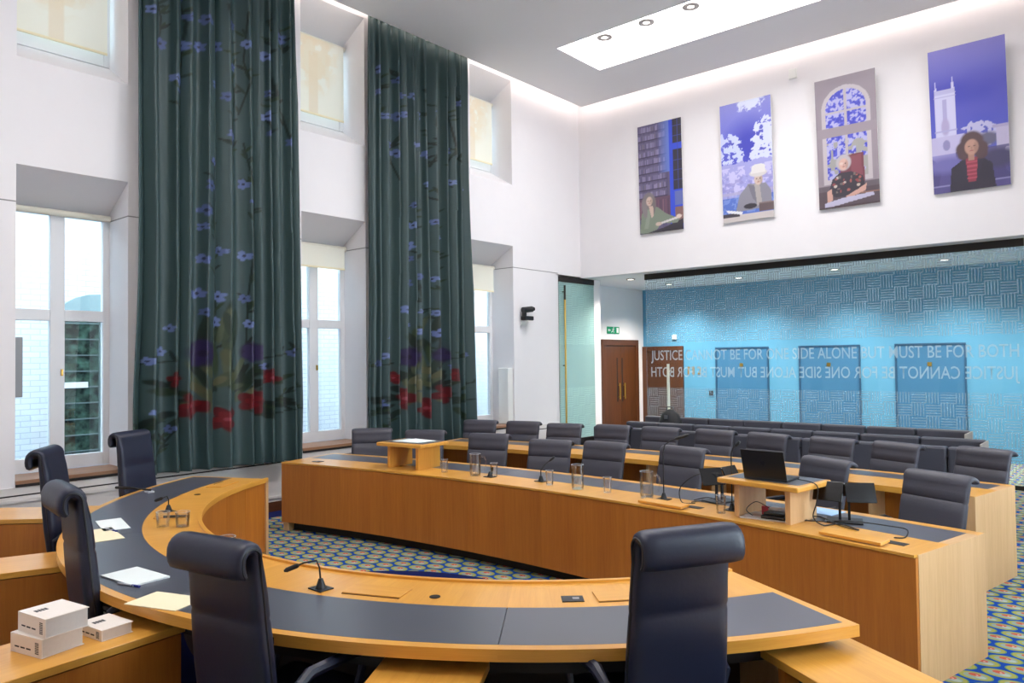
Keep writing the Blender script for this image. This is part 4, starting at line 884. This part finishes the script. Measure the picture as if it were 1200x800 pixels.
for k, (x, y) in enumerate(R2P): place(kc, (x, y), (-4.1 - x + random.uniform(-.6, .6), 1.0 - y), R2L[k], 'charcoal leather chairs of the second counsel row', .33, .985)

# ------------------------------------------------------------------ benches
def bench(x0, x1, yb, label):
    t = thing('bench', label, 'bench', ((x0 + x1) / 2, yb - .3, 0), 0, 'grey upholstered public benches')
    mb = MB(); mb.box(x0, x1, yb - .50, yb - .02, .06, .34, 0); mb.box(x0, x1, yb - .02, yb, .06, .80); obj('bench_frame', mb, M['bronze'], t)
    n = max(1, round((x1 - x0) / .56)); w_ = (x1 - x0) / n
    for k in range(n):
        a = x0 + w_ * k; mb = MB(); mb.box(a + .004, a + w_ - .004, yb - .54, yb - .10, .34, .45); obj('seat_cushion', mb, M['bench'], t, bevel=.02)
        mb = MB(); mb.box(a + .004, a + w_ - .004, yb - .12, yb + .01, .46, .85); c = obj('back_cushion', mb, M['bench'], t, bevel=.025)
        if k:
            mb = MB().lathe([(.001, 0), (.014, 0), (.010, .008), (.001, .010)], 10); TT = Matrix.Translation((a, yb - .122, .74)) @ Matrix.Rotation(PI / 2, 4, 'X'); mb.v = [TT @ v for v in mb.v]; obj('button', mb, M['piping'], c)
    for xx in ((x1,) if x1 > -2 else (x0 - .015,)):
        mb = MB(); mb.box(xx, xx + .015, yb - .50, yb + .005, 0, .84 if xx > -2 else .70); obj('end_panel', mb, M['greyfolder'] if xx > -2 else M['bronze'], t, bevel=.004)
for (yb, a, mid, b, nm_) in ((9.20, -6.26, -3.75, -1.15, 'front'), (10.14, -6.28, -2.82, -1.45, 'middle'), (11.25, -6.6, -3.05, -1.78, 'rear')):
    bench(a, mid - .008, yb, 'long left section of the grey cushioned %s bench row' % nm_); bench(mid + .008, b, yb, 'right section of the grey cushioned %s bench row' % nm_)
# rucksack on the rear bench
t = thing('rucksack', 'black rucksack on the rear bench before the wooden door', 'bag', (-6.0, 11.08, .455)); mb = MB()
mb.lathe([(.02, 0), (.19, .01), (.22, .15), (.21, .32), (.15, .46), (.06, .53), (.01, .54)], 20); mb.v = [Vector((-6.02 + v.x, 10.98 + v.y * .6, .455 + v.z)) for v in mb.v]; obj('bag_body', mb, plain('black_nylon', '#15161a', .6), t, smooth=True, ang=80)
mb = MB(); mb.tube([(-6.09, 10.98, .97), (-6.07, 10.98, 1.03), (-5.97, 10.98, 1.03), (-5.95, 10.98, .97)], .01, 6); obj('carry_loop', mb, M['black'], t, smooth=True)
mb = MB(); mb.box(-6.06, -6.0, 10.845, 10.86, .84, .90); obj('badge_tab', mb, M['chrome'], t)

# ------------------------------------------------------------------ things on the desks
ZD = .7512
def tumbler(x, y, z, label, h=.125, r=.036, fill=.0):
    t = thing('tumbler', label, 'glass', (x, y, z), 0, 'water glasses')
    mb = MB(); mb.lathe([(.001, .0), (r * .86, 0), (r, h), (r - .0025, h), (r * .86 - .003, .008), (.001, .008)], 20, (x, y, z)); g = obj('glass_body', mb, M['tumbler'], t, smooth=True, ang=40)
    mb = MB(); mb.lathe([(r - .003, -.0008), (r, -.0008), (r, .0008), (r - .003, .0008)], 20, (x, y, z + h), close=True); obj('rim', mb, M['clearplastic'], g)
    if fill: mb = MB(); mb.lathe([(.001, .009), (r * .83, .009), (r * .9, fill), (.001, fill)], 20, (x, y, z)); obj('water', mb, M['water'], t)
def jug(x, y, z, label, ang=0, h=.205, r=.053, fill=.10):
    t = thing('water_jug', label, 'jug', (x, y, z), 0, 'glass water jugs')
    mb = MB(); mb.lathe([(.001, 0), (r * .92, 0), (r, .03), (r * .98, h * .85), (r, h), (r - .004, h), (r * .98 - .004, h * .85), (r - .004, .03), (r * .88, .012), (.001, .012)], 24, (x, y, z)); g = obj('jug_body', mb, M['tumbler'], t, smooth=True, ang=50)
    mb = MB(); mb.lathe([(r - .004, -.001), (r, -.001), (r, .001), (r - .004, .001)], 24, (x, y, z + h), close=True); obj('rim', mb, M['clearplastic'], g)
    mb = MB(); mb.lathe([(.001, .013), (r * .9, .013), (r * .93, fill), (.001, fill)], 24, (x, y, z)); obj('water', mb, M['water'], t)
    ca, sa = math.cos(ang), math.sin(ang); pts = [(r, h * .85), (r + .03, h * .88), (r + .048, h * .72), (r + .048, h * .4), (r + .03, h * .22), (r, h * .24)]
    mb = MB(); mb.tube([(x + ca * a, y + sa * a, z + b) for a, b in pts], .008, 8); obj('handle', mb, M['tumbler'], t, smooth=True)
tumbler(-5.268, 5.08, ZD, 'tumbler just right of the lectern with papers'); tumbler(-4.697, 5.173, ZD, 'tumbler beside the first jug with handle'); tumbler(-3.989, 5.113, ZD, 'tumbler beside the short microphone on the counsel desk', fill=.03)
tumbler(-3.383, 5.105, ZD, 'tumbler between the second and third water jugs'); tumbler(-2.308, 4.915, ZD, 'tumbler next to the open hatch, left of the laptop stand')
jug(-4.875, 5.105, ZD, 'water jug with handle, right of the lectern with papers', .7); jug(-3.67, 5.088, ZD, 'water jug in the middle of the counsel desk, handle hidden', 2.4); jug(-3.015, 5.103, ZD, 'water jug beside the tall thin microphone, handle to the right', .6)
tumbler(-5.061, 2.25, ZD, 'empty tumbler on the horseshoe desk, left of a filled one', .10, .045); tumbler(-4.953, 2.333, ZD, 'water-filled tumbler on the horseshoe desk', .10, .048, .07)
jug(-4.04, 2.16, ZD, 'small jug half hidden behind the near navy chair', .5, .10, .05, .05)
def mic(x, y, z, label, pts, head=.10, base=.035, br=.05, r=.0045):
    t = thing('microphone', label, 'microphone', (x, y, z), 0, 'gooseneck desk microphones')
    mb = MB(); mb.box(-br, br, -.04, .04, 0, .006); mb.v = [Vector((x, y, z)) + v for v in mb.v]; obj('base_plate', mb, M['metal'], t, bevel=.002)
    mb = MB(); mb.lathe([(.001, .006), (base * .8, .006), (base * .6, .02), (base * .3, .05), (.001, .052)], 14, (x, y, z)); obj('socket', mb, M['black'], t, smooth=True)
    P = [Vector((x + a, y + b, z + c)) for a, b, c in pts]; mb = MB(); mb.tube(P, r, 8); obj('gooseneck', mb, M['black'], t, smooth=True)
    d = (P[-1] - P[-2]).normalized(); mb = MB(); mb.tube([P[-1] - d * .01, P[-1], P[-1] + d * head * .8, P[-1] + d * head], [.007, .012, .012, .006], 10); obj('mic_head', mb, M['black'], t, smooth=True)
    mb = MB(); mb.lathe([(.001, -.006), (.006, -.004), (.006, .004), (.001, .006)], 8, tuple(P[-1])); obj('indicator_ring', mb, M['chrome'], t)
mic(-3.062, 2.117, ZD, 'black bent microphone on the horseshoe desk between the two near chairs', [(0, 0, .03), (-.01, 0, .10), (-.02, -.01, .135), (-.08, -.04, .12), (-.11, -.06, .105)], .07)
mic(-5.531, 2.50, ZD, 'small black microphone on the far left arm of the horseshoe desk', [(0, 0, .03), (0, 0, .09), (.0, -.01, .115), (-.03, -.04, .10)], .05)
mic(-4.161, 5.209, ZD, 'short black microphone before the middle counsel chair', [(0, 0, .03), (0, 0, .10), (.03, .02, .15), (.07, .05, .19)], .05)
mic(-2.875, 5.121, ZD, 'tall thin black microphone beside the third water jug', [(0, 0, .03), (0, 0, .36), (.01, .01, .42), (.05, .03, .455), (.09, .05, .47)], .10)
mic(-2.284, 5.044, ZD, 'tall thin black microphone left of the laptop stand', [(0, 0, .03), (0, 0, .40), (.01, .005, .44), (.03, .02, .465)], .04)
mic(-4.70, 5.12, ZD, 'small black microphone hidden behind a tumbler by the first jug', [(0, .03, .02), (0, .03, .05), (.0, .03, .06)], .03)
t = thing('flat_microphone', 'black microphone lying flat across the leather at the far left chair', 'microphone', (-6.65, 2.72, ZD)); mb = MB(); mb.tube([(-6.80, 2.62, ZD + .03), (-6.70, 2.68, ZD + .03), (-6.58, 2.74, ZD + .025), (-6.48, 2.78, ZD + .02)], [.012, .012, .008, .008], 8); obj('mic_body', mb, M['black'], t, smooth=True)
mb = MB(); mb.box(-6.54, -6.46, 2.75, 2.80, ZD, ZD + .012); obj('mic_base', mb, M['clearplastic'], t)
def sheet(x, y, w_, h_, rz, mat, label, z=ZD, n='paper_sheet', th=.003):
    mb = MB(); mb.box(-w_ / 2, w_ / 2, -h_ / 2, h_ / 2, 0, th); o = obj(n, mb, mat); o.location = (x, y, z); o.rotation_euler = (0, 0, rz); return tag(o, label, 'paper', 'loose papers on the desks')
def rad(x, y): return math.atan2(y - CJ[1], x - CJ[0]) + PI / 2
sheet(-5.40, 2.06, .40, .16, rad(-5.4, 2.06) + .25, M['paper'], 'white paper sheet on the left arm of the horseshoe desk')
sheet(-5.13, 1.90, .40, .17, rad(-5.1, 1.9) + .2, M['cream'], 'cream paper sheet on the left arm, nearer than the white one')
sheet(-3.985, 1.63, .32, .19, .10, M['paper'], 'white paper pad on the leather left of the near navy chair', th=.008)
sheet(-3.47, 1.555, .30, .19, .35, M['cream'], 'cream paper sheet beside the near navy chair')
def pen(x, y, rz, label):
    t = thing('pen', label, 'pen', (x, y, ZD + .005), rz, 'ballpoint pens'); mb = MB(); mb.tube([(-.07, 0, 0), (.05, 0, 0)], .005, 8); obj('barrel', mb, M['clearplastic'], t, world=False, smooth=True)
    mb = MB(); mb.tube([(.03, 0, 0), (.08, 0, 0)], .006, 8); obj('pen_cap', mb, M['blueink'], t, world=False, smooth=True)
pen(-3.86, 1.545, .3, 'blue-capped pen below the white pad beside the near chair'); pen(-5.22, 1.98, .1, 'blue pen lying between the white and cream sheets'); 
mb = MB(); mb.tube([(-5.32, 2.37, ZD + .012), (-5.22, 2.48, ZD + .012)], .010, 8); tag(obj('marker_pen', mb, M['black'], smooth=True), 'short black marker lying left of the empty tumbler', 'pen')
# books on the third return
def book(cx, cy, z, w_, d_, h, rz, label, spine_side=-1):
    t = thing('book', label, 'book', (cx, cy, z), rz, 'thick white books on the side return')
    mb = MB(); mb.box(-w_ / 2 + .004, w_ / 2 - .005, -d_ / 2 + .005, d_ / 2 - .005, .003, h - .003); obj('page_block', mb, M['pages'], t, world=False)
    mb = MB(); mb.box(-w_ / 2, w_ / 2, -d_ / 2, d_ / 2, h - .003, h); mb.box(-w_ / 2, w_ / 2, -d_ / 2, d_ / 2, 0, .003); mb.box(-w_ / 2 , -w_ / 2 + .004, -d_ / 2, d_ / 2, .003, h - .003); c = obj('cover', mb, M['bookcover'], t, world=False)
    mb = MB(); rg = random.Random(h)
    for k in range(4): mb.box(-w_ / 2 + .03 + k * .013, -w_ / 2 + .040 + k * .013, d_ / 2 - .09, d_ / 2 - .06, h, h + .0006)
    for k in range(7): mb.box(-w_ / 2 - .0006, -w_ / 2, -d_ / 2 + .02, -d_ / 2 + .045, h * .18 + k * h * .09, h * .18 + k * h * .09 + h * .05)
    for k in range(3): mb.box(-w_ / 2 - .0006, -w_ / 2, d_ / 2 - .06 - .04 * k, d_ / 2 - .03 - .04 * k, h * .3, h * .3 + .006)
    obj('cover_print', mb, M['ink'], c, world=False)['kind'] = 'stuff'
bz = math.radians(-84)
book(-3.575, 1.105, .6505, .18, .215, .078, math.radians(104), 'lower book of the stack of two white books')
book(-3.565, 1.125, .7290, .18, .215, .080, math.radians(100), 'upper book of the stack of two white books')
book(-3.565, 1.33, .6505, .14, .20, .048, math.radians(98), 'smaller white book lying alone behind the stack')

# lecterns on the counsel desk
def lectern(cx, cy, label, inlay):
    a = math.atan2(cy - CC[1], cx - CC[0]); T = (cx, cy, ZD); rz = a - PI / 2
    t = thing('lectern', label, 'lectern', T, rz, 'oak lecterns on the counsel desk')
    mb = MB(); mb.box(-.30, .30, -.22, .22, .225, .262, 0); obj('lectern_top', mb, M['oak'], t, world=False, bevel=.008)
    mb = MB(); mb.box(-.265, .265, -.15, .205, .262, .2635); obj('leather_pad', mb, M['inlay'], t, world=False)
    for s in (-1, 1): mb = MB(); mb.box(s * .19 - .018, s * .19 + .018, -.15, .19, 0, .225, 2); obj('side_panel', mb, M['oak' if cx < -4 else 'oak_end_lit'], t, world=False)
    return t, RZ(T, rz)
lt1, L1 = lectern(-5.78, 5.12, 'small oak lectern with papers near the left end of the counsel desk', True)
lt2, L2 = lectern(-1.97, 5.01, 'small oak lectern carrying an open laptop', True)
for k, (dx, dy, r_) in enumerate(((-.02, .02, .05), (.03, .03, -.08))):
    p_ = L1 @ Vector((dx, dy, .264 + k * .0035)); sheet(p_.x, p_.y, .34, .24, r_, M['paper'], ['lower white paper on the lectern top', 'upper white paper on the lectern top'][k], p_.z)
# laptop (seen from behind its lid)
p_ = L2 @ Vector((.0, -.02, .2645)); rz = math.atan2(5.01 - CC[1], -1.97 - CC[0]) - PI / 2 + .12
t = thing('laptop', 'open black laptop on the lectern, seen from behind its lid', 'laptop', tuple(p_), rz)
mb = MB(); mb.box(-.15, .15, -.10, .11, 0, .014); obj('keyboard_base', mb, M['black'], t, world=False, bevel=.004)
mb = MB(); mb.box(-.15, .15, 0, .007, 0, .20); rot = Matrix.Translation((0, -.10, .012)) @ Matrix.Rotation(math.radians(16), 4, 'X'); mb.v = [rot @ v for v in mb.v]; ld = obj('screen_lid', mb, M['black'], t, world=False, bevel=.003)
mb = MB(); mb.lathe([(.001, 0), (.017, 0), (.017, .001), (.001, .001)], 20); mb.v = [rot @ (Matrix.Translation((0, -.0005, .11)) @ Matrix.Rotation(PI / 2, 4, 'X') @ v) for v in mb.v]; obj('round_emblem', mb, M['metal'], ld, world=False)
# things under and beside the laptop lectern
p_ = L2 @ Vector((-.02, -.03, 0)); sheet(p_.x, p_.y, .32, .24, .1, M['greyfolder'], 'grey folder lying under the laptop lectern', ZD, 'folder', .006)
p_ = L2 @ Vector((.02, -.02, .0065))
def device(dx, dy, dz, w_, d_, h, mat, nm_, label, cat):
    q = L2 @ Vector((dx, dy, dz)); mb = MB(); mb.box(-w_ / 2, w_ / 2, -d_ / 2, d_ / 2, 0, h); o = obj(nm_, mb, mat, bevel=min(.006, h * .3)); o.location = q; o.rotation_euler = (0, 0, rz); tag(o, label, cat)
device(.05, -.06, .0065, .16, .12, .022, M['black'], 'card_reader', 'black box device under the laptop lectern, lower of two', 'device'); device(.05, -.05, .029, .14, .10, .018, M['black'], 'adapter_box', 'black box device under the laptop lectern, upper of two', 'device'); device(.04, .03, .0065, .16, .06, .055, M['paper'], 'white_box', 'small white box behind the black devices under the lectern', 'box'); device(-.06, .0, .0065, .05, .03, .06, M['red'], 'red_connector', 'small red plug under the laptop lectern', 'plug')
sheet(-1.80, 5.40, .30, .20, -.2, M['bluefolder'], 'pale blue paper on the leather right of the laptop lectern')
# twin-screen stands
def screen_stand(x, y, rz, label):
    t = thing('screen_stand', label, 'screen', (x, y, ZD), rz, 'black document screen stands')
    mb = MB(); mb.box(-.11, .11, -.08, .08, 0, .012); obj('stand_base', mb, M['black'], t, world=False, bevel=.004)
    for s in (-1, 1): mb = MB(); mb.box(s * .028 - .008, s * .028 + .008, -.008, .008, .012, .20); obj('stand_post', mb, M['metal'], t, world=False)
    mb = MB(); mb.box(-.03, .03, -.02, .012, .17, .20); obj('stand_bracket', mb, M['metal'], t, world=False)
    for s in (-1, 1):
        mb = MB(); mb.box(-.092, .092, -.005, .005, -.068, .068); Q = Matrix.Translation((s * .098, -.030, .20)) @ Matrix.Rotation(s * .22, 4, 'Z') @ Matrix.Rotation(-.5, 4, 'X'); mb.v = [Q @ v for v in mb.v]; obj('screen_panel', mb, M['blackgloss'], t, world=False, bevel=.003)
    obj('lens', MB().lathe([(.001, 0), (.008, 0), (.008, .006), (.001, .006)], 8, (0, -.02, .25)), M['chrome'], t, world=False); mb = MB(); mb.tube([(0, -.012, .19), (0, -.012, .255)], .01, 8); obj('camera_post', mb, M['black'], t, world=False)
screen_stand(-1.551, 5.154, .30, 'black twin-screen stand near the right end of the counsel desk')
screen_stand(-2.50, 5.30, 1.2, 'black twin-screen stand seen edge-on left of the laptop lectern')
# open hatches on the counsel desk with cables
def flap(a, label):
    hatchx, hatchy = pol(CC, 13.29, a); rzv = math.radians(a) - PI / 2; T = RZ((hatchx, hatchy, .75), rzv)
    mb = MB(); mb.box(-.19, .19, -.075, .035, .012, .030, 0, T @ Matrix.Rotation(.06, 4, 'X')); obj('open_hatch_lid', mb, M['oak'], cd, bevel=.002)
    mb = MB(); mb.box(-.2, .26, .05, .12, .0005, .003, 0, T); obj('hatch_opening', mb, M['blackgap'], cd)
flap(84.1, ''); flap(78.0, '')
def cable(pts, label, r=.004):
    P = [Vector(p) for p in pts]; Q = []
    for i in range(len(P) - 1):
        p0, p1, p2, p3 = P[max(i - 1, 0)], P[i], P[i + 1], P[min(i + 2, len(P) - 1)]
        for k in range(6):
            t_ = k / 6; Q.append(.5 * ((2 * p1) + (p2 - p0) * t_ + (2 * p0 - 5 * p1 + 4 * p2 - p3) * t_ ** 2 + (3 * p1 - p0 - 3 * p2 + p3) * t_ ** 3))
    Q.append(P[-1]); mb = MB(); mb.tube(Q, r, 6); tag(obj('cable', mb, M['black'], smooth=True), label, 'cable', 'black cables on the counsel desk')
zc = ZD + .006
q = L2 @ Vector((.17, .02, .275)); e = L2 @ Vector((.31, .0, .255))
cable([q, e, L2 @ Vector((.32, -.02, .15)), L2 @ Vector((.30, -.03, .05)), L2 @ Vector((.36, -.02, .006)), (-1.55, 5.03, zc), (-1.40, 4.93, zc)], 'black laptop cable hanging from the lectern edge to the desk')
cable([(-1.62, 5.08, zc), (-1.45, 5.02, zc + .03), (-1.25, 5.02, zc + .03), (-1.14, 4.98, zc + .03), (-1.13, 4.90, zc), (-1.18, 4.85, zc)], 'black cable looping to the open hatch at the right end')
cable([(-1.75, 5.02, zc), (-1.85, 5.12, zc), (-1.72, 5.18, zc), (-1.66, 5.06, zc), (-1.8, 5.0, zc), (-1.88, 5.06, zc + .008), (-1.7, 5.12, zc + .01), (-1.55, 5.0, zc), (-1.4, 4.92, zc)], 'tangled black cable beside the laptop lectern')
cable([(-2.45, 5.22, zc + .22), (-2.62, 5.18, zc + .20), (-2.74, 5.14, zc + .10), (-2.70, 5.08, zc), (-2.60, 5.10, zc)], 'black cable arching behind the open hatch')
cable([(-2.66, 5.20, zc), (-2.5, 5.12, zc + .05), (-2.38, 5.14, zc + .02), (-2.45, 5.24, zc), (-2.6, 5.22, zc), (-2.64, 5.12, zc)], 'black cable coil at the foot of the edge-on screen stand')
q1 = L2 @ Vector((-.10, -.1, .01)); q2 = L2 @ Vector((-.16, -.08, .04)); q3 = L2 @ Vector((-.12, -.02, .09)); q4 = L2 @ Vector((-.02, -.02, .06))
cable([q1, q2, q3, q4], 'thin black lead looping under the laptop lectern', .003)
t = thing('desk_phone', 'small black box device at the foot of the tall microphone', 'device', (-2.23, 5.16, ZD)); mb = MB(); mb.box(-.04, .04, -.04, .04, 0, .10); mb.v = [v + Vector((-2.23, 5.16, ZD)) for v in mb.v]; obj('device_body', mb, M['black'], t, bevel=.01)
